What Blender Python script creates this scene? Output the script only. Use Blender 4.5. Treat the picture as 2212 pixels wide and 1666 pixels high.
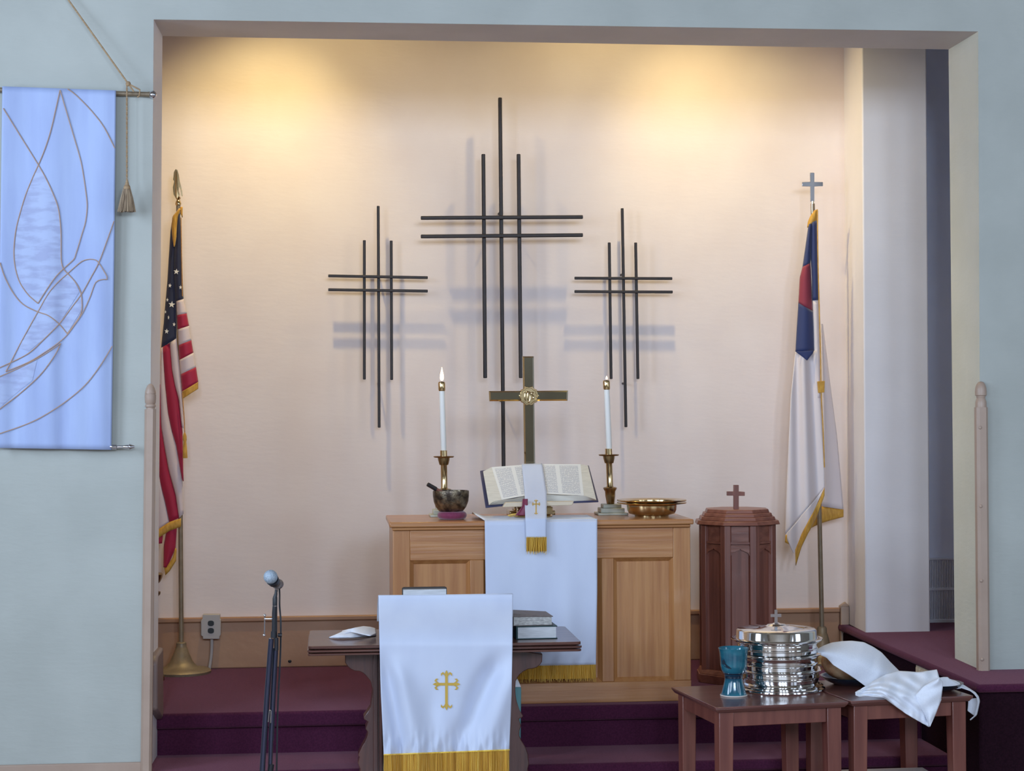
import bpy, bmesh, math, random
from mathutils import Vector, Matrix
random.seed(7)
for o in list(bpy.data.objects): bpy.data.objects.remove(o, do_unlink=True)
SC = bpy.context.scene
COL = SC.collection
PI = math.pi

# ------------------------------------------------------------------ camera
# World: X along the chancel wall, Y away from the camera, Z up, nave floor at z = 0.
FPX, CX, CY, CAMH = 4070.0, 1106.0, 833.0, 1.77
_y = Vector(((716 - CX) / FPX, -(870 - CY) / FPX, -1.0)).normalized()
_z = Vector((-.004, 1, 0)); _z = (_z - _y * _z.dot(_y)).normalized()
_x = _y.cross(_z)
ROT = Matrix((_x, _y, _z))
cam_d = bpy.data.cameras.new('camera'); cam = bpy.data.objects.new('camera', cam_d); COL.objects.link(cam)
cam_d.sensor_width = 36.0; cam_d.sensor_fit = 'HORIZONTAL'; cam_d.lens = FPX / 2212 * 36.0
cam_d.clip_start = .05; cam_d.clip_end = 100
cam.matrix_world = Matrix.Translation((0, 0, CAMH)) @ ROT.to_4x4()
SC.camera = cam

# ------------------------------------------------------------------ colour management, world, lights
SC.view_settings.view_transform = 'Standard'
try: SC.view_settings.look = 'None'
except Exception: pass
SC.view_settings.exposure = 0.0; SC.view_settings.gamma = 1.0; SC.view_settings.use_curve_mapping = False
wd = bpy.data.worlds.new('world'); SC.world = wd; wd.use_nodes = True
wd.node_tree.nodes['Background'].inputs[0].default_value = (.55, .68, .9, 1)
wd.node_tree.nodes['Background'].inputs[1].default_value = .6

def area(name, loc, target, sx, sy, power, color):
    d = bpy.data.lights.new(name, 'AREA'); d.shape = 'RECTANGLE'; d.size = sx; d.size_y = sy
    d.energy = power; d.color = color
    o = bpy.data.objects.new(name, d); COL.objects.link(o); o.location = loc
    o.rotation_euler = (Vector(target) - Vector(loc)).to_track_quat('-Z', 'Y').to_euler(); return o
def spot(name, loc, target, power, color, deg, blend, rad):
    d = bpy.data.lights.new(name, 'SPOT'); d.energy = power; d.color = color
    d.spot_size = math.radians(deg); d.spot_blend = blend; d.shadow_soft_size = rad
    o = bpy.data.objects.new(name, d); COL.objects.link(o); o.location = loc
    o.rotation_euler = (Vector(target) - Vector(loc)).to_track_quat('-Z', 'Y').to_euler(); return o
DAY = (.64, .79, 1.0)
for i, yy in enumerate((5.6, 2.6, -.4)):
    area('window_light', (-3.9, yy, 2.7), (2, yy + .2, 1.9), 1.5, 2.8, 185, DAY)
for i, yy in enumerate((4.6, 1.6, -1.4)):
    area('window_light', (6.1, yy, 2.7), (0, yy + .2, 1.9), 1.5, 2.8, 45, DAY)
for xx in (-.6, 1.2, 3.0):
    area('window_light', (xx, -4.85, 4.0), (xx, 6, 1.4), .9, 2.2, 290, DAY)
WARM = (1.0, .79, .34)

def W(px, py, Y):
    d = ROT @ Vector(((px - CX) / FPX, -(py - CY) / FPX, -1.0))
    return d * (Y / d.y) + Vector((0, 0, CAMH))
def WZ(px, py, z):
    d = ROT @ Vector(((px - CX) / FPX, -(py - CY) / FPX, -1.0))
    return d * ((z - CAMH) / d.z) + Vector((0, 0, CAMH))
def PX(Y): return Y / FPX          # metres per photograph pixel at depth Y (near enough)
def row_of(px, z, Y):              # photograph row of height z at depth Y
    a, b = W(px, 900, Y).z, W(px, 1300, Y).z
    return 900 + (z - a) / (b - a) * 400

for lx, tx, ty, pw, pb in ((633, 425, 1050, 40, 116), (1357, 1890, 1050, 50, 114)):
    L = W(lx, -161, 10.0); L.y = 9.2
    spot('alcove_spotlight', L, W(tx + (1040 - tx) * .8, 950, 10.0), pw, WARM, 118, 1.0, .035)     # spill of the lamp
    spot('alcove_spotlight', L, W(tx, ty, 10.0), pb, WARM, 83, 1.0, .04)             # its beam

# ------------------------------------------------------------------ materials
def s2l(c):
    c = c / 255.0
    return c / 12.92 if c <= .04045 else ((c + .055) / 1.055) ** 2.4
def rgb(c): return (s2l(c[0]), s2l(c[1]), s2l(c[2]), 1)
MATS = {}
def base_mat(name, col, rough=.6, metal=0.0, coat=0.0, spec=.5, sheen=0.0):
    m = bpy.data.materials.new(name); m.use_nodes = True; nt = m.node_tree
    b = nt.nodes['Principled BSDF']
    b.inputs['Base Color'].default_value = rgb(col); b.inputs['Roughness'].default_value = rough
    b.inputs['Metallic'].default_value = metal; b.inputs['Coat Weight'].default_value = coat
    b.inputs['Specular IOR Level'].default_value = spec; b.inputs['Sheen Weight'].default_value = sheen
    b.inputs['Coat Roughness'].default_value = .12
    MATS[name] = m; return m, nt, b
def noise_mat(name, c1, c2, scale=(5, 5, 5), nscale=1.0, detail=4, rough=.6, metal=0, bump=0.0, bscale=None,
              coord='Object', lo=.35, hi=.65, coat=0.0, spec=.5, sheen=0.0, bdist=.01):
    m, nt, b = base_mat(name, c1, rough, metal, coat, spec, sheen)
    N = nt.nodes; Lk = nt.links
    if coord == 'World':
        g = N.new('ShaderNodeNewGeometry'); src = g.outputs['Position']
    else:
        t = N.new('ShaderNodeTexCoord'); src = t.outputs[coord]
    mp = N.new('ShaderNodeMapping'); mp.inputs['Scale'].default_value = scale; Lk.new(src, mp.inputs[0])
    nz = N.new('ShaderNodeTexNoise'); nz.inputs['Scale'].default_value = nscale; nz.inputs['Detail'].default_value = detail
    Lk.new(mp.outputs[0], nz.inputs['Vector'])
    cr = N.new('ShaderNodeValToRGB'); cr.color_ramp.elements[0].position = lo; cr.color_ramp.elements[1].position = hi
    cr.color_ramp.elements[0].color = rgb(c1); cr.color_ramp.elements[1].color = rgb(c2)
    Lk.new(nz.outputs['Fac'], cr.inputs[0]); Lk.new(cr.outputs[0], b.inputs['Base Color'])
    if bump:
        mp2 = N.new('ShaderNodeMapping'); mp2.inputs['Scale'].default_value = bscale or scale; Lk.new(src, mp2.inputs[0])
        n2 = N.new('ShaderNodeTexNoise'); n2.inputs['Scale'].default_value = 1.0; n2.inputs['Detail'].default_value = 5
        Lk.new(mp2.outputs[0], n2.inputs['Vector'])
        bp = N.new('ShaderNodeBump'); bp.inputs['Strength'].default_value = bump; bp.inputs['Distance'].default_value = bdist
        Lk.new(n2.outputs['Fac'], bp.inputs['Height']); Lk.new(bp.outputs[0], b.inputs['Normal'])
    return m
def emit_mat(name, col, strength):
    m = bpy.data.materials.new(name); m.use_nodes = True; nt = m.node_tree
    for n in list(nt.nodes):
        if n.type == 'BSDF_PRINCIPLED': nt.nodes.remove(n)
    e = nt.nodes.new('ShaderNodeEmission'); e.inputs[0].default_value = (*col, 1); e.inputs[1].default_value = strength
    nt.links.new(e.outputs[0], nt.nodes['Material Output'].inputs[0]); MATS[name] = m; return m

noise_mat('pier_paint', (226, 220, 222), (232, 226, 228), (3, 3, 3), 1, 5, .62, bump=.08, bscale=(16, 16, 50), coord='World', bdist=.006)
noise_mat('wall_paint', (168, 171, 165), (176, 179, 173), (3, 3, 3), 1, 5, .62, bump=.2, bscale=(16, 16, 50), coord='World', bdist=.006)
noise_mat('alcove_paint', (230, 214, 208), (235, 220, 214), (3, 3, 3), 1, 5, .62, bump=.14, bscale=(14, 14, 42), coord='World', bdist=.006)
noise_mat('soffit_paint', (192, 184, 182), (200, 192, 190), (3, 3, 3), 1, 5, .62, bump=.2, bscale=(16, 16, 50), coord='World', bdist=.006)
noise_mat('reveal_paint', (204, 203, 188), (211, 210, 196), (3, 3, 3), 1, 5, .62, bump=.2, bscale=(16, 16, 50), coord='World', bdist=.006)
noise_mat('passage_paint', (214, 220, 240), (220, 226, 246), (3, 3, 3), 1, 5, .7, coord='World')
noise_mat('trim_paint', (168, 144, 128), (177, 154, 138), (4, 4, 4), 1, 4, .4, bump=.1, bscale=(40, 40, 40))
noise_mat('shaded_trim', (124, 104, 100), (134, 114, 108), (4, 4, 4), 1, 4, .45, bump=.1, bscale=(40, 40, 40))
noise_mat('baseboard_paint', (164, 122, 94), (174, 134, 104), (2, 2, 6), 1, 4, .45, bump=.1, bscale=(30, 30, 30))
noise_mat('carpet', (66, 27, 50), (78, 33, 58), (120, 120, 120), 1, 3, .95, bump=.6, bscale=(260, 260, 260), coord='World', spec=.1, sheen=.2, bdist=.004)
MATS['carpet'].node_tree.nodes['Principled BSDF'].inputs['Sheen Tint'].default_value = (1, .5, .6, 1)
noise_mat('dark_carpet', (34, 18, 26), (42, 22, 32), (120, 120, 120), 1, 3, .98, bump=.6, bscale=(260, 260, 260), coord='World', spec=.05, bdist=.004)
noise_mat('nave_floor', (150, 128, 112), (170, 148, 130), (.6, 8, 8), 1, 4, .4, coord='World')
noise_mat('nave_paint', (112, 106, 96), (124, 116, 106), (3, 3, 3), 1, 4, .7, coord='World')
noise_mat('ceiling_paint', (118, 106, 92), (128, 116, 100), (2, 2, 2), 1, 3, .8, coord='World')
noise_mat('oak', (164, 108, 62), (182, 128, 78), (46, 46, 2.2), 1, 6, .38, bump=.12, bscale=(90, 90, 4), coat=.25)
noise_mat('oak_cross', (166, 110, 66), (184, 130, 82), (2.2, 46, 46), 1, 6, .34, bump=.12, bscale=(4, 90, 90), coat=.3)
noise_mat('mahogany', (112, 66, 56), (136, 84, 70), (40, 40, 2), 1, 5, .4, bump=.1, bscale=(70, 70, 4), coat=.08)
noise_mat('mahogany_cross', (118, 70, 58), (140, 88, 72), (2, 40, 40), 1, 5, .36, bump=.1, bscale=(4, 70, 70), coat=.05)
noise_mat('walnut', (76, 44, 38), (98, 60, 50), (3, 40, 40), 1, 5, .3, bump=.15, bscale=(5, 60, 60), coat=.4)
noise_mat('walnut_upright', (70, 38, 34), (92, 54, 46), (40, 40, 3), 1, 5, .35, bump=.15, bscale=(60, 60, 5), coat=.3)
noise_mat('cherry', (106, 58, 50), (126, 74, 62), (26, 26, 2), 1, 5, .4, bump=.08, bscale=(60, 60, 4), coat=.2)
noise_mat('cherry_top', (98, 58, 54), (116, 72, 64), (2, 30, 30), 1, 5, .28, bump=.06, bscale=(4, 60, 60), coat=.5)
noise_mat('white_linen', (226, 230, 242), (232, 236, 246), (200, 200, 200), 1, 2, .8, bump=.12, bscale=(500, 500, 500), sheen=.2, bdist=.002)
noise_mat('white_satin', (198, 206, 228), (206, 214, 234), (6, 6, 2), 1, 3, .5, bump=.1, bscale=(300, 300, 300), sheen=.2, bdist=.002)
noise_mat('banner_cloth', (156, 172, 214), (166, 183, 222), (14, 14, 2), 1, 3, .6, bump=.1, bscale=(200, 200, 200), bdist=.002)
noise_mat('banner_motif', (150, 160, 198), (164, 178, 214), (12, 12, 40), 1, 6, .45, bump=.1, bscale=(200, 200, 200), bdist=.002, lo=.42, hi=.58)
base_mat('stitched_line', (178, 148, 130), .6)
noise_mat('gold_fringe', (232, 184, 50), (248, 210, 92), (90, 90, 10), 1, 3, .5, sheen=.3)
noise_mat('fringe_gap_shade', (186, 136, 30), (206, 156, 46), (90, 90, 10), 1, 3, .7)  # darker gold backing sheet; shade between the strands is put into its colour
noise_mat('dull_gold_fringe', (188, 136, 44), (210, 160, 62), (90, 90, 30), 1, 3, .6, sheen=.2)
base_mat('gold_thread', (206, 170, 74), .4, .15)
base_mat('flag_blue', (30, 36, 66), .7, sheen=.2)
base_mat('flag_red', (164, 4, 56), .65, sheen=.2)
base_mat('flag_white', (214, 196, 198), .7, sheen=.2)
base_mat('christian_blue', (44, 56, 104), .7, sheen=.2)
base_mat('christian_red', (142, 46, 66), .7, sheen=.2)
base_mat('christian_white', (226, 214, 214), .7, sheen=.2)
base_mat('star_white', (240, 232, 220), .6)
noise_mat('brass', (196, 170, 124), (206, 180, 136), (20, 20, 20), 1, 3, .16, 1.0)
noise_mat('polished_brass', (200, 194, 170), (210, 204, 180), (8, 8, 8), 1, 3, .07, 1.0)
noise_mat('dark_brass', (142, 118, 82), (160, 134, 96), (30, 30, 30), 1, 4, .28, 1.0)
noise_mat('antique_brass', (128, 112, 92), (144, 128, 106), (20, 20, 20), 1, 3, .48, .35)
noise_mat('silver', (232, 230, 228), (236, 236, 236), (6, 6, 6), 1, 2, .07, 1.0)
base_mat('chrome', (210, 210, 218), .15, 1.0)
noise_mat('black_iron', (34, 26, 26), (44, 34, 32), (30, 30, 30), 1, 3, .5, .2)
base_mat('black_plastic', (24, 26, 34), .45)
base_mat('dark_tube', (74, 76, 96), .28, .8)
noise_mat('mic_grille', (150, 164, 180), (176, 190, 204), (220, 220, 220), 1, 2, .5, .3, bump=.8, bscale=(380, 380, 380), bdist=.003)
base_mat('candle_wax', (240, 238, 232), .45)
noise_mat('pale_marble', (176, 176, 158), (200, 200, 186), (20, 20, 20), 1, 4, .4)
noise_mat('bowl_bronze', (70, 60, 52), (150, 136, 112), (34, 34, 34), 1, 5, .3, .8, bump=.3, bscale=(60, 60, 60), lo=.4, hi=.7)
noise_mat('burgundy_velvet', (112, 30, 68), (126, 38, 78), (60, 60, 60), 1, 3, .75, sheen=.5)
noise_mat('teal_glaze', (12, 66, 90), (38, 112, 130), (6, 6, 18), 1, 4, .14, coat=.6)
base_mat('dark_glaze', (14, 40, 58), .16, coat=.6)
noise_mat('dark_glaze_bowl', (14, 26, 40), (22, 46, 60), (20, 20, 20), 1, 4, .16, coat=.6)
base_mat('raw_clay', (206, 196, 188), .8)
noise_mat('bread', (176, 116, 76), (224, 190, 150), (12, 12, 12), 1, 5, .8, bump=.3, bscale=(60, 60, 60))
base_mat('book_cover_blue', (62, 64, 98), .5)
noise_mat('page_edge', (208, 202, 190), (222, 216, 204), (20, 20, 400), 1, 2, .8)
noise_mat('grey_page_edge', (186, 188, 192), (206, 208, 212), (20, 20, 300), 1, 2, .6)
noise_mat('silver_page_edge', (150, 148, 146), (196, 194, 190), (60, 60, 200), 1, 3, .4, .3)
base_mat('black_leather', (38, 34, 36), .5)
noise_mat('brown_leather', (100, 88, 86), (112, 100, 96), (60, 60, 60), 1, 3, .5)
base_mat('teal_cover', (24, 60, 64), .5)
base_mat('maroon_ribbon', (120, 24, 60), .5, sheen=.3)
noise_mat('pale_wood', (206, 188, 162), (216, 200, 176), (3, 30, 30), 1, 4, .5)
base_mat('outlet_plate', (176, 168, 164), .45)
base_mat('outlet_face', (20, 20, 24), .4)
base_mat('vent_white', (214, 216, 226), .5)
base_mat('vent_dark', (46, 46, 58), .7)
base_mat('teal_plastic', (88, 138, 142), .5)
base_mat('white_plastic', (220, 220, 226), .5)
noise_mat('cord', (150, 122, 92), (174, 146, 112), (10, 10, 160), 1, 2, .8)
noise_mat('tassel_thread', (128, 108, 88), (168, 146, 120), (120, 120, 8), 1, 3, .8)
noise_mat('red_cord', (176, 120, 60), (196, 140, 78), (60, 60, 60), 1, 2, .7)
noise_mat('pale_board', (170, 158, 156), (182, 170, 166), (4, 30, 30), 1, 3, .6)
emit_mat('flame', (1.0, .62, .34), 9.0)
emit_mat('flame_glow', (1.0, .30, .10), 2.2)
# printed page: columns of text lines, in UV
def page_mat():
    m, nt, b = base_mat('printed_page', (232, 230, 226), .75)
    N, Lk = nt.nodes, nt.links
    uv = N.new('ShaderNodeTexCoord'); sp = N.new('ShaderNodeSeparateXYZ'); Lk.new(uv.outputs['UV'], sp.inputs[0])
    def mth(op, a, bb=None):
        n = N.new('ShaderNodeMath'); n.operation = op
        for i, v in enumerate((a, bb)):
            if v is None: continue
            if isinstance(v, (int, float)): n.inputs[i].default_value = v
            else: Lk.new(v, n.inputs[i])
        return n.outputs[0]
    u, v = sp.outputs[0], sp.outputs[1]
    ln = mth('GREATER_THAN', mth('FRACT', mth('MULTIPLY', v, 34)), .45)
    colm = mth('MULTIPLY', mth('GREATER_THAN', mth('PINGPONG', mth('SUBTRACT', u, .0), .5), .06),
               mth('GREATER_THAN', mth('ABSOLUTE', mth('SUBTRACT', u, .5)), .045))
    rows = mth('MULTIPLY', mth('GREATER_THAN', v, .05), mth('LESS_THAN', v, .95))
    mp = N.new('ShaderNodeMapping'); mp.inputs['Scale'].default_value = (46, 34, 1); Lk.new(uv.outputs['UV'], mp.inputs[0])
    nz = N.new('ShaderNodeTexNoise'); nz.inputs['Scale'].default_value = 1.0; Lk.new(mp.outputs[0], nz.inputs['Vector'])
    wrd = mth('GREATER_THAN', nz.outputs['Fac'], .42)
    fac = mth('MULTIPLY', mth('MULTIPLY', ln, colm), mth('MULTIPLY', rows, wrd))
    mx = N.new('ShaderNodeMix'); mx.data_type = 'RGBA'
    mx.inputs[6].default_value = rgb((232, 230, 226)); mx.inputs[7].default_value = rgb((178, 178, 186))
    Lk.new(fac, mx.inputs[0]); Lk.new(mx.outputs[2], b.inputs['Base Color'])
page_mat()

# ------------------------------------------------------------------ mesh helpers
class MB:
    def __init__(s): s.v = []; s.f = []; s.mi = []; s.uv = {}
    def add(s, vs, fs, mi=0, uvs=None):
        n = len(s.v); s.v += [Vector(p) for p in vs]
        for i, f in enumerate(fs):
            if uvs: s.uv[len(s.f)] = uvs[i]
            s.f.append([n + k for k in f]); s.mi.append(mi)
        return s
    def hexa(s, p, mi=0):   # p: 4 bottom (ccw from above) then 4 top
        return s.add(p, [(3, 2, 1, 0), (4, 5, 6, 7), (0, 1, 5, 4), (1, 2, 6, 5), (2, 3, 7, 6), (3, 0, 4, 7)], mi)
    def box(s, x0, x1, y0, y1, z0, z1, mi=0):
        return s.hexa([(x0, y0, z0), (x1, y0, z0), (x1, y1, z0), (x0, y1, z0), (x0, y0, z1), (x1, y0, z1), (x1, y1, z1), (x0, y1, z1)], mi)
    def lathe(s, cx, cy, prof, seg=32, mi=0, lean=None, sx=1.0, sy=1.0, close=True):
        vs = []; fs = []; n = len(prof)
        for i, (r, z) in enumerate(prof):
            ox, oy = lean(z) if lean else (0, 0)
            for k in range(seg):
                a = 2 * PI * k / seg
                vs.append((cx + ox + r * math.cos(a) * sx, cy + oy + r * math.sin(a) * sy, z))
        for i in range(n - 1):
            for k in range(seg):
                a, b = i * seg + k, i * seg + (k + 1) % seg
                fs.append((a, b, b + seg, a + seg))
        if close:
            fs.append(tuple(reversed(range(seg)))); fs.append(tuple(range((n - 1) * seg, n * seg)))
        return s.add(vs, fs, mi)
    def tube(s, pts, r, seg=10, mi=0):
        pts = [Vector(p) for p in pts]; n = len(pts); vs = []; fs = []
        rr = r if isinstance(r, (list, tuple)) else [r] * n
        up = None
        for i, p in enumerate(pts):
            t = (pts[min(i + 1, n - 1)] - pts[max(i - 1, 0)]).normalized()
            if up is None: up = Vector((0, 0, 1)) if abs(t.z) < .9 else Vector((1, 0, 0))
            a = t.cross(up).normalized(); up = a.cross(t).normalized()
            for k in range(seg):
                q = 2 * PI * k / seg
                vs.append(p + a * (rr[i] * math.cos(q)) + up * (rr[i] * math.sin(q)))
        for i in range(n - 1):
            for k in range(seg):
                fs.append((i * seg + k, i * seg + (k + 1) % seg, (i + 1) * seg + (k + 1) % seg, (i + 1) * seg + k))
        fs.append(tuple(reversed(range(seg)))); fs.append(tuple(range((n - 1) * seg, n * seg)))
        return s.add(vs, fs, mi)
    def prism(s, front, back, mi=0):   # matching loops of 3D points
        n = len(front)
        fs = [tuple(range(n)), tuple(reversed(range(n, 2 * n)))]
        fs += [(i, i + n, (i + 1) % n + n, (i + 1) % n) for i in range(n)]
        return s.add(list(front) + list(back), fs, mi)
    def prism_px(s, poly, Y, t, mi=0):
        fr = []; bk = []
        for x, y in poly:
            yy = Y(x, y) if callable(Y) else Y
            p = W(x, y, yy); fr.append(p); bk.append(p + Vector((0, t, 0)))
        return s.prism(fr, bk, mi)
    def sphere(s, c, r, seg=16, rings=10, mi=0, sc=(1, 1, 1)):
        c = Vector(c); vs = [c + Vector((0, 0, -r * sc[2]))]; fs = []
        for i in range(1, rings):
            a = -PI / 2 + PI * i / rings
            for k in range(seg):
                b = 2 * PI * k / seg
                vs.append(c + Vector((r * math.cos(a) * math.cos(b) * sc[0], r * math.cos(a) * math.sin(b) * sc[1], r * math.sin(a) * sc[2])))
        vs.append(c + Vector((0, 0, r * sc[2]))); T = len(vs) - 1
        for k in range(seg):
            fs.append((0, 1 + (k + 1) % seg, 1 + k)); fs.append((T, T - seg + k, T - seg + (k + 1) % seg))
        for i in range(rings - 2):
            for k in range(seg):
                a = 1 + i * seg
                fs.append((a + k, a + (k + 1) % seg, a + seg + (k + 1) % seg, a + seg + k))
        return s.add(vs, fs, mi)
    def grid(s, fn, n, m, mi=0):    # fn(u, v) -> point, u across (m), v along (n)
        vs = []; fs = []; uvs = []
        for i in range(n + 1):
            for k in range(m + 1): vs.append(fn(k / m, i / n))
        for i in range(n):
            for k in range(m):
                a = i * (m + 1) + k
                fs.append((a, a + m + 1, a + m + 2, a + 1))
                uvs.append([(k / m, i / n), (k / m, (i + 1) / n), ((k + 1) / m, (i + 1) / n), ((k + 1) / m, i / n)])
        return s.add(vs, fs, mi, uvs)

def resample(P, n):
    P = [Vector((p[0], p[1])) for p in P]
    L = [0.0]
    for a, b in zip(P, P[1:]): L.append(L[-1] + (b - a).length)
    out = []
    for i in range(n + 1):
        d = L[-1] * i / n; k = 0
        while k < len(P) - 2 and L[k + 1] < d: k += 1
        sl = L[k + 1] - L[k]
        out.append(P[k].lerp(P[k + 1], 0 if sl == 0 else (d - L[k]) / sl))
    return out
def smooth_poly(P, k=6):      # Catmull-Rom through 2D or 3D points
    out = []; n = len(P)
    for i in range(n - 1):
        p0, p1, p2, p3 = [Vector(P[max(0, min(n - 1, i + j))]) for j in (-1, 0, 1, 2)]
        for q in range(k):
            t = q / k
            out.append(.5 * ((2 * p1) + (p2 - p0) * t + (2 * p0 - 5 * p1 + 4 * p2 - p3) * t * t + (3 * p1 - p0 - 3 * p2 + p3) * t ** 3))
    out.append(Vector(P[-1])); return out
def sheet(mb, A, B, n, m, Yf, mi=0):  # ruled cloth between photo polylines A (u=0) and B (u=1); Yf(x, y, u, v) gives depth
    a = resample(A, n); b = resample(B, n)
    def fn(u, v):
        i = v * n; k = min(int(i), n - 1) if v < 1 else n
        p = a[k].lerp(b[k], u) if abs(i - round(i)) > 1e-6 else a[int(round(i))].lerp(b[int(round(i))], u)
        return W(p.x, p.y, Yf(p.x, p.y, u, v))
    return mb.grid(fn, n, m, mi)
def sstep(a, b, x):
    t = max(0, min(1, (x - a) / (b - a))); return t * t * (3 - 2 * t)

ROOTM = {}
def build(name, mb, mats, M):
    me = bpy.data.meshes.new(name); bm = bmesh.new()
    inv = M.inverted()
    vs = [bm.verts.new(inv @ p) for p in mb.v]
    uvl = bm.loops.layers.uv.new('UVMap') if mb.uv else None
    for i, f in enumerate(mb.f):
        try: fc = bm.faces.new([vs[k] for k in f])
        except ValueError: continue
        fc.material_index = mb.mi[i]; fc.smooth = True
        if i in mb.uv:
            for lp, uv in zip(fc.loops, mb.uv[i]): lp[uvl].uv = uv
    bmesh.ops.recalc_face_normals(bm, faces=bm.faces)
    bm.to_mesh(me); bm.free()
    for mm in (mats if isinstance(mats, (list, tuple)) else [mats]): me.materials.append(MATS[mm])
    try: me.set_sharp_from_angle(angle=.7)
    except Exception: pass
    o = bpy.data.objects.new(name, me); COL.objects.link(o); return o
def mods(o, bevel=0, solid=0, sub=0, soff=0.0):
    if sub: d = o.modifiers.new('sub', 'SUBSURF'); d.levels = sub; d.render_levels = sub
    if solid: d = o.modifiers.new('solid', 'SOLIDIFY'); d.thickness = solid; d.offset = soff
    if bevel:
        d = o.modifiers.new('bevel', 'BEVEL'); d.width = bevel; d.segments = 2; d.limit_method = 'ANGLE'; d.angle_limit = .6
def tag(o, label=None, cat=None, group=None, kind=None):
    if label: o['label'] = label
    if cat: o['category'] = cat
    if group: o['group'] = group
    if kind: o['kind'] = kind
    return o
def thing(name, label, cat, loc, rz=0.0, group=None):
    o = bpy.data.objects.new(name, None); o.empty_display_size = .05; COL.objects.link(o)
    M = Matrix.Translation(loc) @ Matrix.Rotation(rz, 4, 'Z'); o.matrix_world = M; ROOTM[o.name] = M
    return tag(o, label, cat, group)
def part(name, mb, mats, par, label=None, bevel=0, solid=0, sub=0, local=False, kind=None, soff=0.0):
    M = ROOTM[par.name]
    o = build(name, mb, mats, Matrix.Identity(4) if local else M)
    o.parent = par; ROOTM[o.name] = M; mods(o, bevel, solid, sub, soff)
    return tag(o, label, None, None, kind)
def single(name, mb, mats, label=None, cat=None, group=None, kind=None, bevel=0, solid=0, sub=0, soff=0.0):
    xs = [p.x for p in mb.v]; ys = [p.y for p in mb.v]; zs = [p.z for p in mb.v]
    M = Matrix.Translation(((min(xs) + max(xs)) / 2, (min(ys) + max(ys)) / 2, min(zs)))
    o = build(name, mb, mats, M); o.matrix_world = M; ROOTM[o.name] = M; mods(o, bevel, solid, sub, soff)
    return tag(o, label, cat, group, kind)

# ------------------------------------------------------------------ the setting
YF, YS, YB = 8.2, 8.58, 10.0          # front face of the chancel arch wall, its back face, alcove back wall
ZP, ZT, ZS = .38, .19, .56            # chancel platform, tread, side platform
XL, XR, ZC = -4.0, 6.3, 5.6           # nave extents
OTL, OTR = W(332, 42, YF), W(2113, 68, YF)
OBL, OBR = W(318, 1655, YF), W(2119, 1456, YF)
STL, STR = W(351, 78, YS), W(2049, 107, YS)
SBL, SBR = W(339, 1480, YS), W(2063, 1442, YS)
OBL.z = ZT; SBL.z = ZT; OBR.z = ZS; SBR.z = ZS
mb = MB()
mb.hexa([(XL, YF, ZT), OBL, SBL, (XL, YS, ZT), (XL, YF, OTL.z), OTL, STL, (XL, YS, STL.z)])
mb.mi[3] = 1; single('wall_left', mb, ['wall_paint', 'pier_paint'], kind='structure')
mb = MB()
mb.hexa([OBR, (XR, YF, ZS), (XR, YS, ZS), SBR, OTR, (XR, YF, OTR.z), (XR, YS, STR.z), STR])
mb.mi[5] = 1; single('wall_right', mb, ['wall_paint', 'reveal_paint'], kind='structure')
mb = MB()
mb.hexa([OTL, OTR, STR, STL, (OTL.x, YF, ZC), (OTR.x, YF, ZC), (OTR.x, YS, ZC), (OTL.x, YS, ZC)])
mb.hexa([(XL, YF, OTL.z), OTL, STL, (XL, YS, STL.z), (XL, YF, ZC), (OTL.x, YF, ZC), (OTL.x, YS, ZC), (XL, YS, ZC)])
mb.hexa([OTR, (XR, YF, OTR.z), (XR, YS, STR.z), STR, (OTR.x, YF, ZC), (XR, YF, ZC), (XR, YS, ZC), (OTR.x, YS, ZC)])
mb.mi[0] = 1; single('wall_header', mb, ['wall_paint', 'soffit_paint'], kind='structure')
# alcove shell
PFL, PFR = W(1866, 700, 9.6).x, W(2007, 700, 9.6).x
PBL = W(1829, 700, YB).x
ZA = 4.9
mb = MB(); mb.box(-1.5, PBL + .02, YB, YB + .15, 0, ZA); single('wall_back', mb, 'alcove_paint', kind='structure')
mb = MB(); mb.box(-1.5, -1.35, YS, YB, 0, ZA); single('wall_alcove_left', mb, 'alcove_paint', kind='structure')
mb = MB()
mb.hexa([(W(1870, 1362, 9.6).x, 9.6, ZS - .02), (W(2010, 1362, 9.6).x, 9.6, ZS - .02), (W(2010, 1362, 9.6).x, YB + .15, ZS - .02), (PBL, YB + .15, ZS - .02),
         (W(1861, 105, 9.6).x, 9.6, ZA), (W(2002, 105, 9.6).x, 9.6, ZA), (W(2002, 105, 9.6).x, YB + .15, ZA), (PBL, YB + .15, ZA)])
mb.box(PBL, W(1868, 1362, 9.6).x, 9.62, YB + .15, 0, ZS)
single('wall_pier', mb, ['pier_paint'], kind='structure', bevel=.008)
mb = MB(); mb.box(PFR - .02, 4.2, YB, YB + .15, 0, ZA); single('wall_passage', mb, 'passage_paint', kind='structure')
mb = MB(); mb.box(4.05, 4.2, YS, YB, 0, ZA); single('wall_passage_end', mb, 'passage_paint', kind='structure')
mb = MB(); mb.box(-1.5, 4.2, YS - .02, YB + .15, ZA, ZA + .1); single('ceiling_alcove', mb, 'alcove_paint', kind='structure')
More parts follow.
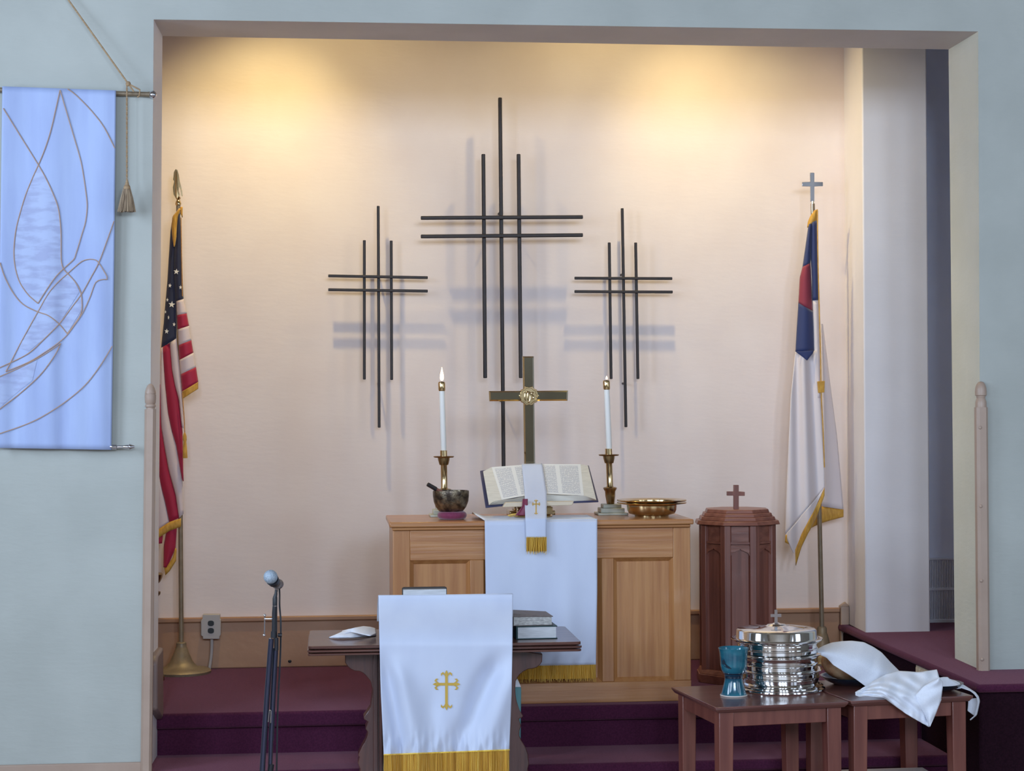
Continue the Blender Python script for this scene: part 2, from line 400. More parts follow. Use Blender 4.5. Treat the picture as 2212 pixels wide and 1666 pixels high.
# platforms and steps (carpeted, with rounded nosings)
XS = W(2115, 1484, 7.75).x            # left edge of the side platform
YN = WZ(500, 1540, ZP).y
mb = MB(); mb.box(-1.5, XS + .02, YN + .03, YB, 0, ZP - .07); mb.box(-1.5, XS + .02, YN, YB, ZP - .07, ZP)
single('floor_platform', mb, 'carpet', kind='structure', bevel=.012)
mb = MB(); mb.box(XL, XS + .02, 8.2, YN + .06, 0, ZT - .05); mb.box(XL, XS + .02, 8.165, YN + .06, ZT - .05, ZT)
single('floor_step', mb, 'carpet', kind='structure', bevel=.012)
YSN = WZ(2160, 1479, ZS).y
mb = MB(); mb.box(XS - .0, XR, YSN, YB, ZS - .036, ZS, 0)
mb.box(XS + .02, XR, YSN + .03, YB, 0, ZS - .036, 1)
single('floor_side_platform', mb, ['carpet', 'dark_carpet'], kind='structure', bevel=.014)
# nave
mb = MB(); mb.box(XL - .2, XR + .2, -5.2, 8.4, -.1, 0); single('floor', mb, 'nave_floor', kind='structure')
mb = MB(); mb.box(XL - .2, XR + .2, -5.2, YS, ZC, ZC + .1); single('ceiling', mb, 'ceiling_paint', kind='structure')
mb = MB(); mb.box(XL - .2, XL, -5.2, YS, 0, ZC); single('wall_west', mb, 'nave_paint', kind='structure')
mb = MB(); mb.box(XR, XR + .2, -5.2, YS, 0, ZC); single('wall_east', mb, 'nave_paint', kind='structure')
mb = MB(); mb.box(XL, XR, -5.2, -5.0, 0, ZC); single('wall_south', mb, 'nave_paint', kind='structure')
wn = 0
def window(x, y, sx, sy, w, h, z):
    global wn; wn += 1
    mb = MB()
    for q in (-1, 1):
        if sx: mb.box(x - .04, x + .04, y + q * (w / 2 + .05) - .05, y + q * (w / 2 + .05) + .05, z - h / 2 - .1, z + h / 2 + .1); mb.box(x - .04, x + .04, y - w / 2, y + w / 2, z + q * (h / 2 + .05) - .05, z + q * (h / 2 + .05) + .05)
        else: mb.box(x + q * (w / 2 + .05) - .05, x + q * (w / 2 + .05) + .05, y - .04, y + .04, z - h / 2 - .1, z + h / 2 + .1); mb.box(x - w / 2, x + w / 2, y - .04, y + .04, z + q * (h / 2 + .05) - .05, z + q * (h / 2 + .05) + .05)
    single('window_%d' % wn, mb, 'trim_paint', kind='structure')
for yy in (5.6, 2.6, -.4): window(XL + .04, yy, 1, 0, 1.5, 2.8, 2.7)
for yy in (4.6, 1.6, -1.4): window(XR - .04, yy, 1, 0, 1.5, 2.8, 2.7)
for xx in (-.6, 1.2, 3.0): window(xx, -4.96, 0, 1, .9, 2.2, 4.0)

# baseboards
zb = W(600, 1331, YB).z
mb = MB(); xb1 = W(1812, 1400, YB).x
mb.box(-1.35, xb1, YB - .022, YB, ZP, zb - .025); mb.box(-1.35, xb1, YB - .034, YB, zb - .025, zb)
bb = single('baseboard_back', mb, 'baseboard_paint', kind='structure', bevel=.006)
m2 = MB(); m2.sphere(W(626, 1429, YB - .025), .008, 8, 6, sc=(1.2, .4, 1)); part('scuff', m2, 'black_plastic', bb, 'black scuff near the carpet')
mb = MB(); mb.box(xb1, xb1 + .045, YB - .05, YB, ZP, zb + .01)
mb.add([(xb1, YB - .05, zb + .01), (xb1 + .045, YB - .05, zb + .01), (xb1 + .045, YB, zb + .01), (xb1, YB, zb + .01), (xb1 + .03, YB - .02, zb + .035)], [(0, 1, 4), (1, 2, 4), (2, 3, 4), (3, 0, 4)])
single('baseboard_corner', mb, 'trim_paint', kind='structure', bevel=.004)
mb = MB(); p0 = W(352, 1480, YS - .02); x1 = p0.x; z1 = W(340, 1405, YS - .1).z
prof = [(YN - .02, ZP - .02), (YS + .01, ZP - .02), (YS + .01, z1), (YN - .22, z1), (YN - .26, z1 - .03), (YN - .26, ZP + .06)]
mb.prism([(x1, y, z) for y, z in prof], [(x1 - .2, y, z) for y, z in prof])
single('baseboard_left', mb, 'shaded_trim', kind='structure', bevel=.012)
mb = MB(); zz = W(150, 1649, YF).z; mb.box(XL, W(306, 1650, YF).x, YF - .02, YF, ZT, zz)
single('baseboard_nave', mb, 'trim_paint', kind='structure', bevel=.004)
# corner posts
def post(name, cxt, cxb, ytop, ybot, zbot, hw, tipy, groove, nail):
    Y = YF - .005; s = PX(Y)
    top = W(cxt, ytop, Y); bot = W(cxb, ybot, Y); bot.z = zbot; r = hw * s
    mb = MB()
    def ring(c, rr):   # bevelled square
        k = rr * .55
        return [(c.x - rr, Y - k, c.z), (c.x - k, Y - rr, c.z), (c.x + k, Y - rr, c.z), (c.x + rr, Y - k, c.z), (c.x + rr, Y + k, c.z), (c.x + k, Y + rr, c.z), (c.x - k, Y + rr, c.z), (c.x - rr, Y + k, c.z)]
    a = ring(bot, r); b = ring(top, r); n = 8
    mb.add(a + b, [tuple(reversed(range(8))), tuple(range(8, 16))] + [(i, (i + 1) % 8, 8 + (i + 1) % 8, 8 + i) for i in range(8)])
    o = single(name, mb, 'trim_paint', kind='structure')
    m2 = MB(); zt = top.z; zf = W(cxt, tipy, Y).z; h = zf - zt
    if groove: pr = [(.8, 0), (.8, .06), (1.0, .1), (1.0, .15), (.82, .2), (.98, .25), (1.04, .4), (1.05, .56), (.98, .57), (.98, .6), (1.04, .61), (1.0, .66), (.98, .67), (.97, .7), (.8, .82), (.55, .93), (.25, .985), (.02, 1.0)]
    else: pr = [(.95, 0), (.95, .2), (.8, .3), (.7, .36), (.78, .39), (.78, .43), (.98, .46), (1.0, .6), (.92, .76), (.74, .88), (.45, .97), (.02, 1.0)]
    m2.lathe(top.x, Y, [(r * q, zt + h * t) for q, t in pr], 24)
    part('acorn_finial', m2, 'trim_paint', o)
    for y in nail:
        p = W(cxt + (cxb - cxt) * (y - ytop) / (ybot - ytop) - 2, y, Y - r); m3 = MB(); m3.sphere(p, .008, 10, 6, sc=(1, .6, 1)); part('screw', m3, 'trim_paint', o)
post('trim_1', 325, 316, 884, 1658, ZT, 11.5, 829, True, ())
post('trim_2', 2119, 2124, 880, 1456, ZS, 13.0, 824, False, (924, 1094, 1255, 1425))

# ------------------------------------------------------------------ altar
YA = 8.63
ax0, ax1 = W(849, 1300, YA).x, W(1492, 1300, YA).x
atz = W(1150, 1125.5, YA - .03).z; abz = W(1150, 1140, YA).z
AYB = 9.16
altar = thing('altar_cabinet', 'oak altar cabinet with raised wooden panels standing at the platform edge', 'altar', ((ax0 + ax1) / 2, 8.9, ZP))
tx0, tx1 = W(841, 1133, YA - .02).x, W(1498, 1133, YA - .02).x
mb = MB(); mb.box(tx0, tx1, YA - .03, AYB + .01, abz + .008, atz); mb.box(tx0 + .012, tx1 - .012, YA - .018, AYB, abz - .006, abz + .008)
part('top', mb, 'oak_cross', altar, bevel=.006)
mb = MB(); mb.box(ax0, ax1, YA + .03, AYB - .01, ZP, abz - .006)
part('carcass', mb, 'oak', altar)
def zy(y): return W(1170, y, YA).z
def xx(x): return W(x, 1320, YA).x
zr, zbm = zy(1208), zy(1476)
for a, b in ((849, 886), (1016, 1046), (1300, 1326), (1455, 1492)):
    mb = MB(); mb.box(xx(a), xx(b), YA, YA + .03, zbm, zr if a in (1016, 1300) else abz - .006); part('stile', mb, 'oak', altar, bevel=.003)
mb = MB(); mb.box(xx(886), xx(1455), YA, YA + .03, zr, abz - .006); part('top_rail', mb, 'oak_cross', altar, bevel=.003)
mb = MB(); mb.box(ax0, ax1, YA - .004, YA + .03, ZP, zbm); part('bottom_rail', mb, 'oak_cross', altar, bevel=.003)
for a, b in ((886, 1016), (1046, 1300), (1326, 1455)):
    x0, x1 = xx(a), xx(b); mb = MB(); d = .018
    o4 = [(x0, YA + .002, zbm), (x1, YA + .002, zbm), (x1, YA + .002, zr), (x0, YA + .002, zr)]
    i4 = [(x0 + d, YA + .022, zbm + d), (x1 - d, YA + .022, zbm + d), (x1 - d, YA + .022, zr - d), (x0 + d, YA + .022, zr - d)]
    mb.add(o4 + i4, [(0, 1, 5, 4), (1, 2, 6, 5), (2, 3, 7, 6), (3, 0, 4, 7), (4, 5, 6, 7)])
    part('panel', mb, 'oak', altar)
# side face of the altar
mb = MB(); mb.box(ax1 - .002, ax1 + .004, YA + .03, AYB - .03, ZP, abz - .006); part('end_panel', mb, 'oak', altar)

# ------------------------------------------------------------------ fringe helper
def fringe(mb, xa, xb, ya, yb, Yf, dx=2.3, drop_var=3, mi=0, thick=.0016, skew=0):
    m = 40; fa = ya if callable(ya) else (lambda t: ya); fb = yb if callable(yb) else (lambda t: yb)
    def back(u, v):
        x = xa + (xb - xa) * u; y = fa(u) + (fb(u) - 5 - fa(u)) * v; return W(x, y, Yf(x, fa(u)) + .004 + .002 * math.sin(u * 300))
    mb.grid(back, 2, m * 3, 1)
    n = int(abs(xb - xa) / dx)
    for i in range(n):
        t = (i + .5) / n; x = xa + (xb - xa) * t; y0 = ya(t) if callable(ya) else ya; y1 = (yb(t) if callable(yb) else yb) + random.uniform(-drop_var, drop_var)
        d = random.uniform(-.003, .003); sx = random.uniform(-1.6, 1.6) + skew
        w = dx * .62
        Y0 = Yf(x, y0) + d; Y1 = Y0 + random.uniform(-.004, .004)
        xm = x + random.uniform(-.8, .8); ym = (y0 + y1) / 2
        vs = []
        for (qx, qy, qY, ww) in ((x, y0, Y0, w * .9), (xm, ym, (Y0 + Y1) / 2 - .002, w), (x + sx, y1, Y1, w * .8)):
            p = W(qx, qy, qY); h = ww * PX(qY) / 2
            vs += [p + Vector((-h, 0, 0)), p + Vector((0, -thick * 1.6, 0)), p + Vector((h, 0, 0)), p + Vector((0, thick, 0))]
        fs = []
        for k in (0, 4): fs += [(k, k + 1, k + 5, k + 4), (k + 1, k + 2, k + 6, k + 5), (k + 2, k + 3, k + 7, k + 6), (k + 3, k, k + 4, k + 7)]
        fs.append((8, 9, 10, 11))
        mb.add(vs, fs, mi)

# altar cloth
ac = thing('altar_cloth', 'long plain white cloth hung down the front of the oak altar', 'altar cloth', tuple(W(1168, 1120, YA)))
def acY(x, y):
    a = sstep(1180, 1420, y)
    return YA - .042 - a * (.008 * math.sin((x - 1047) / 243 * 2 * PI * 1.6 + .6) + .006 * math.sin((x - 1047) / 243 * 2 * PI * 3.1)) - .004 * sstep(1405, 1436, y) * math.sin((x + .5 * y) * .22)
mb = MB()
sheet(mb, [(1047, 1123), (1049, 1280), (1050, 1441)], [(1290, 1121), (1290, 1280), (1287, 1436)], 48, 60, lambda x, y, u, v: acY(x, y) + .012 * (1 - sstep(1121, 1128, y)))
part('drop', mb, 'white_satin', ac, solid=.003)
mb = MB()
x0, x1 = W(1047, 1123, YA - .03).x, W(1290, 1121, YA - .03).x
def top_fn(u, v):
    y = YA - .036 + v * .35
    curl = .022 * (1 - sstep(0, .05, u)) * sstep(.05, .3, v) * (1 - sstep(.8, 1, v) * .5)
    return Vector((x0 + (x1 - x0) * u - .035 * (1 - sstep(0, .05, u)) * sstep(.05, .3, v), y, atz + .004 + curl))
mb.grid(top_fn, 20, 50); part('top_fold', mb, 'white_linen', ac, solid=.002)
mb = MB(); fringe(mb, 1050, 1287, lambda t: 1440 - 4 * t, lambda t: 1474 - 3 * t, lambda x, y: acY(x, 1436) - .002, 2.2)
part('fringe', mb, ['gold_fringe', 'fringe_gap_shade'], ac, 'gold bullion fringe', kind='stuff')

# Bible on its stand
def bY(y): return 8.97 - (y - 1003) / 88 * .28
stand = thing('bible_stand', 'brass and pale wood book stand under the open Bible on the altar', 'book stand', (W(1152, 1118, 8.8).x, 8.8, atz))
mb = MB(); c = W(1152, 1116, 8.82)
mb.lathe(c.x, 8.82, [(.09, atz + .006), (.092, atz + .012), (.085, atz + .02), (.05, atz + .026), (.03, atz + .03), (.03, atz + .035)], 28); part('base', mb, 'brass', stand)
mb = MB(); s = PX(8.78)
for q in (1117, 1180):
    mb = MB(); a = W(q, 1114, 8.76); mb.box(a.x, a.x + .03, 8.75, 8.79, atz + .02, W(q, 1095, 8.76).z)
    mb.box(a.x + .008, a.x + .022, 8.75, 8.79, W(q, 1096, 8.76).z, W(q, 1088, 8.76).z)
    part('foot', mb, 'brass', stand, bevel=.003)
mb = MB(); mb.prism_px([(1086, 1096), (1093, 1085.5), (1240, 1083), (1236, 1092)], 8.675, .045)
part('ledge', mb, 'pale_wood', stand, bevel=.003)
mb = MB(); mb.prism([W(1095, 1090, 8.765), W(1232, 1086, 8.765), W(1225, 1012, 9.028) , W(1095, 1020, 9.028)], [p + Vector((0, .02, -.012)) for p in (W(1095, 1090, 8.765), W(1232, 1086, 8.765), W(1225, 1012, 9.028), W(1095, 1020, 9.028))])
part('back_plate', mb, 'pale_wood', stand)
bible = thing('open_bible', 'large open Bible with dark blue cover tilted on the altar stand', 'book', tuple(W(1160, 1086, 8.69)))
mb = MB()
def cov(poly, dy): mb.prism([W(x, y, bY(y) + dy) for x, y in poly], [W(x, y, bY(y) + dy) + Vector((0, .006, -.006)) for x, y in poly])
cov([(1037, 1017), (1050, 1015), (1160, 1013), (1160, 1082), (1087, 1091.5), (1049, 1095.5)], .05)
cov([(1160, 1013), (1262, 1006), (1272, 1005.5), (1293, 1083), (1240, 1085), (1160, 1082)], .05)
part('cover', mb, 'book_cover_blue', bible, 'dark blue cloth cover', bevel=.002)
# page blocks as thick curved sheets
mb = MB()
def pgY(x, y, u, v): return bY(y) - .010 - .016 * math.sin(PI * min(1, max(0, u)) * .9)
sheet(mb, [(1062, 1009.5), (1084, 1080)], [(1152, 1002.5), (1164, 1066)], 20, 14, pgY)
part('left_page', mb, 'printed_page', bible, 'printed page in two columns')
mb = MB()
sheet(mb, [(1152, 1002.5), (1162, 1066)], [(1254, 1003), (1261, 1071)], 20, 14, lambda x, y, u, v: bY(y + 0) - .010 - .016 * math.sin(PI * (1 - u) * .9))
part('right_page', mb, 'printed_page', bible, 'printed page in two columns')
mb = MB()
sheet(mb, [(1043.5, 1018.5), (1056, 1091)], [(1062, 1009.5), (1084, 1080)], 20, 8, lambda x, y, u, v: bY(y) + .004 - .014 * u)
sheet(mb, [(1254, 1003), (1261, 1071)], [(1270, 1006.5), (1288, 1080)], 20, 8, lambda x, y, u, v: bY(y) - .010 + .014 * u)
# bottom edges of the two blocks
BL = [(1056, 1091), (1066, 1084), (1084, 1080), (1110, 1077), (1136, 1071), (1164, 1066)]
BR_ = [(1162, 1066), (1181, 1066.5), (1197, 1064.5), (1212, 1066), (1240, 1070.5), (1261, 1071), (1274, 1075), (1288, 1080)]
def edge(top, bot, dy):
    a = resample(smooth_poly(top, 4), 24); b = resample(bot, 24)
    vs = []; fs = []
    for i in range(25):
        p = W(a[i].x, a[i].y, bY(a[i].y) - .012 + dy); q = W(b[i].x, b[i].y, bY(b[i].y) + .046)
        vs += [p, q]
    for i in range(24): fs.append((2 * i, 2 * i + 1, 2 * i + 3, 2 * i + 2))
    mb.add(vs, fs)
edge(BL, [(1056, 1091.5), (1090, 1089), (1164, 1083)], 0)
edge(BR_, [(1162, 1083), (1240, 1083), (1288, 1081)], 0)
part('page_block', mb, 'page_edge', bible, 'cream edges of the page block')

# white stole marker over the Bible
def stY(y):
    if y < 1068: return bY(y) - .034
    if y < 1120: return (bY(1068) - .034) + (YA - .066 - (bY(1068) - .034)) * (y - 1068) / 52
    return YA - .066
st = thing('bible_marker', 'narrow white marker cloth hanging from the open Bible over the altar cloth', 'marker', tuple(W(1158, 1003, bY(1003) - .03)))
mb = MB()
sheet(mb, [(1127, 1002.5), (1133, 1060), (1134, 1100), (1136, 1162)], [(1171, 1001.5), (1180.5, 1064), (1181, 1100), (1181, 1161)], 40, 10, lambda x, y, u, v: stY(y) - .004 * math.sin(PI * u) * sstep(1100, 1160, y))
part('strip', mb, 'white_satin', st, solid=.002)
mb = MB(); fringe(mb, 1137, 1181, 1160, 1196, lambda x, y: stY(1160) - .004, 2.2); part('fringe', mb, ['gold_fringe', 'fringe_gap_shade'], st, 'gold fringe', kind='stuff')
def emb_cross(cx, top, bot, cy, hw, t, Yf, mb, fl):
    # slender cross with fleur-de-lis ends
    def q(pts, off=.003):
        fr = [W(x, y, Yf(x, y) - off) for x, y in pts]; mb.prism(fr, [p + Vector((0, .002, 0)) for p in fr])
    q([(cx - t, top + fl), (cx + t, top + fl), (cx + t, bot - fl), (cx - t, bot - fl)], .0045)
    q([(cx - hw + fl, cy - t), (cx + hw - fl, cy - t), (cx + hw - fl, cy + t), (cx - hw + fl, cy + t)], .004)
    for (ex, ey, dx, dy) in ((cx, top, 0, -1), (cx, bot, 0, 1), (cx - hw, cy, -1, 0), (cx + hw, cy, 1, 0)):
        def P(a, b): return (ex + (-dx) * a + dy * b, ey + (-dy) * a + dx * b)   # a inward, b sideways
        q([P(0, 0), P(fl * .45, t * 1.1), P(fl * 1.1, t * .7), P(fl * 1.1, -t * .7), P(fl * .45, -t * 1.1)], .005)
        for sg in (1, -1):
            q([P(fl * 1.25, t * .6 * sg), P(fl * .8, t * 1.6 * sg), P(fl * .62, fl * .62 * sg), P(fl * .95, fl * .86 * sg), P(fl * .55, fl * .9 * sg), P(fl * .3, fl * .55 * sg), P(fl * .6, t * 1.3 * sg), P(fl * 1.0, t * .4 * sg)], .0048)
mb = MB(); emb_cross(1158, 1079, 1112, 1089, 9.5, 1.0, lambda x, y: stY(y), mb, 4.2); part('embroidered_cross', mb, 'gold_thread', st, 'small gold embroidered cross')
# maroon ribbon
rb = thing('ribbon_marker', 'maroon ribbon with gold tasselled end lying beside the book stand', 'ribbon', tuple(W(1115, 1116, 8.74)))
mb = MB(); sheet(mb, [(1129, 1078), (1128, 1094), (1121, 1104), (1113, 1113.5)], [(1140, 1078), (1140, 1094), (1140, 1108), (1140, 1114)], 16, 6, lambda x, y, u, v: 8.655 + .004 * math.sin(u * 6))
part('strip', mb, 'maroon_ribbon', rb, solid=.002)
mb = MB()
for i in range(16):
    a = W(1119 - i * .1, 1110 + i * .35, 8.66 + .002 * i); b = W(1097 + i * .35, 1114 + i * .18, 8.66 + .002 * i)
    mb.tube([a, (a + b) / 2 + Vector((0, 0, .002)), b], .0022, 5)
part('fringe', mb, 'gold_fringe', rb, 'gold fringe', kind='stuff')

# brass altar cross
YC = 9.06
cr = thing('altar_cross', 'tall polished brass cross with round medallion standing behind the open Bible', 'cross', (W(1146, 1116, YC).x, YC, atz))
def beveled_bar(mb, quad, Y, t, d):
    f = [W(x, y, Y) for x, y in quad]; c = sum(f, Vector()) / 4
    fi = []
    for p in f:
        fi.append(p + Vector((-d if p.x > c.x else d, -t * .35, -d if p.z > c.z else d)))
    bk = [p + Vector((0, t, 0)) for p in f]
    mb.add(fi + f + bk, [(0, 1, 2, 3)] + [(i, (i + 1) % 4, 4 + (i + 1) % 4, 4 + i) for i in range(4)] + [(4 + i, 4 + (i + 1) % 4, 8 + (i + 1) % 4, 8 + i) for i in range(4)] + [(11, 10, 9, 8)])
mb = MB(); beveled_bar(mb, [(1134, 1090), (1157, 1090), (1153, 770), (1129, 770)], YC, .022, .007); part('upright', mb, 'polished_brass', cr)
mb = MB(); beveled_bar(mb, [(1057, 867), (1226, 866), (1227, 844), (1056, 845)], YC - .001, .022, .007); part('crossbar', mb, 'polished_brass', cr)
mb = MB(); p = W(1146, 1116, YC)
for k, (hw, z0, z1) in enumerate(((.11, 0, .025), (.085, .025, .05), (.055, .05, .08))): mb.box(p.x - hw, p.x + hw, YC - hw * .8, YC + hw * .8, atz + z0, atz + z1)
part('base', mb, 'brass', cr, bevel=.004)
mb = MB(); c = W(1142.5, 855.5, YC - .012); R0 = 20.5 * PX(YC)
nl = 96; ring = [(1 + .05 * math.cos(10 * 2 * PI * k / nl)) for k in range(nl)]
def med(r, y): return [Vector((c.x + r * ring[k] * math.cos(2 * PI * k / nl), c.y + y, c.z + r * ring[k] * math.sin(2 * PI * k / nl))) for k in range(nl)]
loops = [med(R0, .012), med(R0, -.004), med(R0 * .93, -.009), med(R0 * .82, -.009), med(R0 * .78, -.004)]
vs = sum(loops, []); fs = []
for i in range(4):
    for k in range(nl): fs.append((i * nl + k, i * nl + (k + 1) % nl, (i + 1) * nl + (k + 1) % nl, (i + 1) * nl + k))
fs.append(tuple(range(4 * nl, 5 * nl))); fs.append(tuple(reversed(range(nl))))
mb.add(vs, fs)
md = part('medallion', mb, 'brass', cr, 'scalloped round medallion with raised monogram')
mb = MB()
def stroke(pts, r=.0032):
    mb.tube([Vector((c.x + x * R0, c.y - .007, c.z + y * R0)) for x, y in smooth_poly(pts, 5)], r, 6)
stroke([(-.5, .42), (-.42, .3), (-.44, -.1), (-.4, -.42), (-.3, -.48)])          # I
stroke([(-.28, .5), (-.12, .4), (-.14, 0), (-.12, -.4), (-.05, -.48)])           # H
stroke([(-.14, .16), (.02, .3), (.12, .2), (.12, -.3), (.02, -.62), (-.12, -.7)])
stroke([(-.3, .3), (-.05, .44), (.12, .32), (.26, .42)])
stroke([(.5, .3), (.36, .38), (.26, .24), (.38, .06), (.5, -.1), (.42, -.3), (.26, -.24)])   # S
part('monogram', mb, 'brass', md)

# ------------------------------------------------------------------ candlesticks and candles
def px_lathe(mb, cx0, y0, cx1, y1, prof, Y, seg=28, mi=0, zmin=None):
    """prof: (y_px, halfwidth_px) bottom to top; axis runs from cx0 at y0 to cx1 at y1"""
    pr = []; cs = {}
    for y, hw in prof:
        cxp = cx0 + (cx1 - cx0) * (y - y0) / (y1 - y0)
        p = W(cxp, y, Y); z = p.z if zmin is None else max(p.z, zmin); pr.append((hw * PX(Y), z)); cs[z] = p.x
    c0 = W(cx0, y0, Y).x
    zs = sorted(cs)
    def lean(z): return (cs[z] - c0, 0)
    return mb.lathe(c0, Y, pr, seg, mi, lean=lean)
def candlestick(cx, dx, yb, Y, label):
    s = PX(Y); yb = row_of(cx, atz, Y); p = W(cx, yb, Y)
    t = thing('candlestick', label, 'candlestick', (p.x, Y, atz), 0)
    mb = MB()
    for hw, y0, y1 in ((33, 0, 5), (26, 5, 15), (20, 15, 23)):
        mb.box(p.x - hw * s, p.x + hw * s, Y - hw * s, Y + hw * s, atz + y0 * s, atz + y1 * s)
    part('base', mb, 'pale_marble', t, bevel=.003)
    y = lambda q: yb - (1112 - q)
    mb = MB(); px_lathe(mb, cx, yb, cx - dx, yb - 130, [(y(1089), 8.5), (y(1085), 9), (y(1072), 11), (y(1062), 11.5), (y(1057), 14.5), (y(1054), 15), (y(1052.5), 12)], Y, 8); part('urn', mb, 'dark_brass', t)
    mb = MB(); px_lathe(mb, cx, yb, cx - dx, yb - 130, [(y(1053), 8.5), (y(1050), 7), (y(1002), 7), (y(1000), 8)], Y, 10); part('stem', mb, 'brass', t)
    mb = MB(); px_lathe(mb, cx, yb, cx - dx, yb - 130, [(y(1001), 9.5), (y(998), 10.5), (y(990), 12.5), (y(985.5), 13), (y(985), 21), (y(983), 22.5), (y(982), 22), (y(983.5), 14), (y(983.8), 7.5)], Y); part('drip_pan', mb, 'dark_brass', t)
    mb = MB(); px_lathe(mb, cx, yb, cx - dx, yb - 130, [(y(984), 7.8), (y(970), 7.6), (y(969.5), 6.5)], Y); part('socket', mb, 'brass', t)
    return t
candlestick(1320, 5, 1112, 9.02, 'brass candlestick on square stone base right of the open Bible')
candlestick(961, 2.5, 1114, 9.02, 'brass candlestick standing behind the dark metal singing bowl')
def candle(cx0, y0, cx1, y1, Y, fy, fw, label):
    p = W(cx0, y0, Y)
    t = thing('candle', label, 'candle', tuple(p))
    mb = MB(); px_lathe(mb, cx0, y0, cx1, y1, [(y0, 5.5), (y0 - 1, 6.3), (y1, 6.0)], Y); part('wax_body', mb, 'candle_wax', t)
    mb = MB(); px_lathe(mb, cx0, y0, cx1, y1, [(y1 + 2, 6.6), (y1 - 1, 7.6), (y1 - 15, 7.6), (y1 - 18, 6.4), (y1 - 18.4, 1)], Y); part('follower', mb, 'brass', t, 'brass cap')
    mb = MB(); a = W(cx1, y1 - 18, Y); mb.tube([a, a + Vector((0, 0, .009))], .0016, 6); part('wick', mb, 'black_plastic', t)
    h = (y1 - 20) - fy
    def fl(k, kk): return [(y1 - 20 + .0 - h * q * kk, fw * r * k) for q, r in ((0, .15), (.06, .7), (.2, 1), (.4, .92), (.6, .62), (.8, .3), (.95, .1), (1, .01))]
    mb = MB(); px_lathe(mb, cx1, y1, cx1, y1 - 50, fl(1, 1), Y, 12); f = part('flame', mb, 'flame', t)
    return a
a1 = candle(958.5, 974, 954.5, 843, 9.02, 793, 4.2, 'tall white candle with a long flame left of the altar cross')
a2 = candle(1316, 972, 1310.5, 840, 9.02, 812, 2.2, 'tall white candle with a tiny flame right of the altar cross')
for a, e in ((a1, .5), (a2, .1)):
    d = bpy.data.lights.new('candle_light', 'POINT'); d.energy = e; d.color = (1, .55, .25); d.shadow_soft_size = .01
    o = bpy.data.objects.new('candle_light', d); COL.objects.link(o); o.location = a + Vector((0, 0, .03))

# ------------------------------------------------------------------ singing bowl, cushion, mallet
YW = 8.78; s = PX(YW); c = W(976.5, 1116, YW)
mb = MB(); rr = 22 * s; n = 40
def tor(r, a, z, k): return [((r) + a * math.cos(q * 2 * PI / 16), z + k * math.sin(q * 2 * PI / 16)) for q in range(17)]
mb.lathe(c.x, YW, tor(22 * s, 10 * s, atz + 9 * s, 9 * s), n, close=False)
mb.lathe(c.x, YW, [(22 * s, atz + 2 * s), (22 * s, atz + 15 * s), (.001, atz + 16 * s)], n, close=False)
single('bowl_cushion', mb, 'burgundy_velvet', 'burgundy ring cushion under the dark metal bowl on the altar', 'cushion')
c2 = W(974, 1060, YW)
zr_ = c2.z; z0 = atz + 15 * s
H = zr_ - z0
po = [(18, 0), (26, .06), (33, .25), (37.5, .5), (39.2, .75), (39.5, .93), (39, 1.0)]
pi_ = [(36.8, 1.0), (36.6, .8), (34, .5), (28, .25), (15, .12), (.3, .1)]
mb = MB(); mb.lathe(c2.x, YW, [(.3 * s, z0)] + [(r * s, z0 + H * t) for r, t in po + pi_], 48)
single('singing_bowl', mb, 'bowl_bronze', 'dark hammered metal singing bowl resting on a burgundy cushion', 'bowl')
mb = MB(); a = W(923, 1046, YW - .02); b = W(949, 1061, YW + .0); d = (b - a)
mb.tube([a, a + d * .03, a + d * .72, a + d * .73], [.004, .0098, .0102, .0085], 14, 0)
mb.tube([a + d * .73, a + d * 1.9], [.0082, .0082], 14, 1)
single('bowl_mallet', mb, ['black_leather', 'mahogany'], 'dark wooden mallet leaning out of the metal singing bowl', 'mallet')

# ------------------------------------------------------------------ offering plates
YO = 8.84; s = PX(YO); c = W(1408, 1115, YO)
def plate(z, label, inner):
    t = thing('offering_plate', label, 'plate', (c.x, YO, z), 0, 'stacked brass offering plates')
    h = 31 * s
    out = [(34, 0), (37, 0), (37.5, .1), (50, .22), (53.5, .45), (54.5, .8), (58, .88), (70, .9), (75, .93), (76, .98), (75, 1.02), (70, 1.0), (58, .98), (53, .9), (51, .5), (48, .3), (30, .26), (.3, .26)]
    mb = MB(); mb.lathe(c.x, YO, [(.3 * s, z)] + [(r * s, z + h * q) for r, q in out], 56)
    part('dish', mb, 'polished_brass' if 0 else 'brass', t)
    if inner:
        mb = MB(); mb.lathe(c.x, YO, [(47 * s, z + h * .27), (47 * s, z + h * .3), (.3 * s, z + h * .31)], 40); part('felt_pad', mb, 'burgundy_velvet', t)
plate(atz, 'lower brass offering plate resting on the altar top, another stacked on it', False)
plate(atz + 5.2 * s, 'upper brass offering plate stacked on another at the altar right end', True)

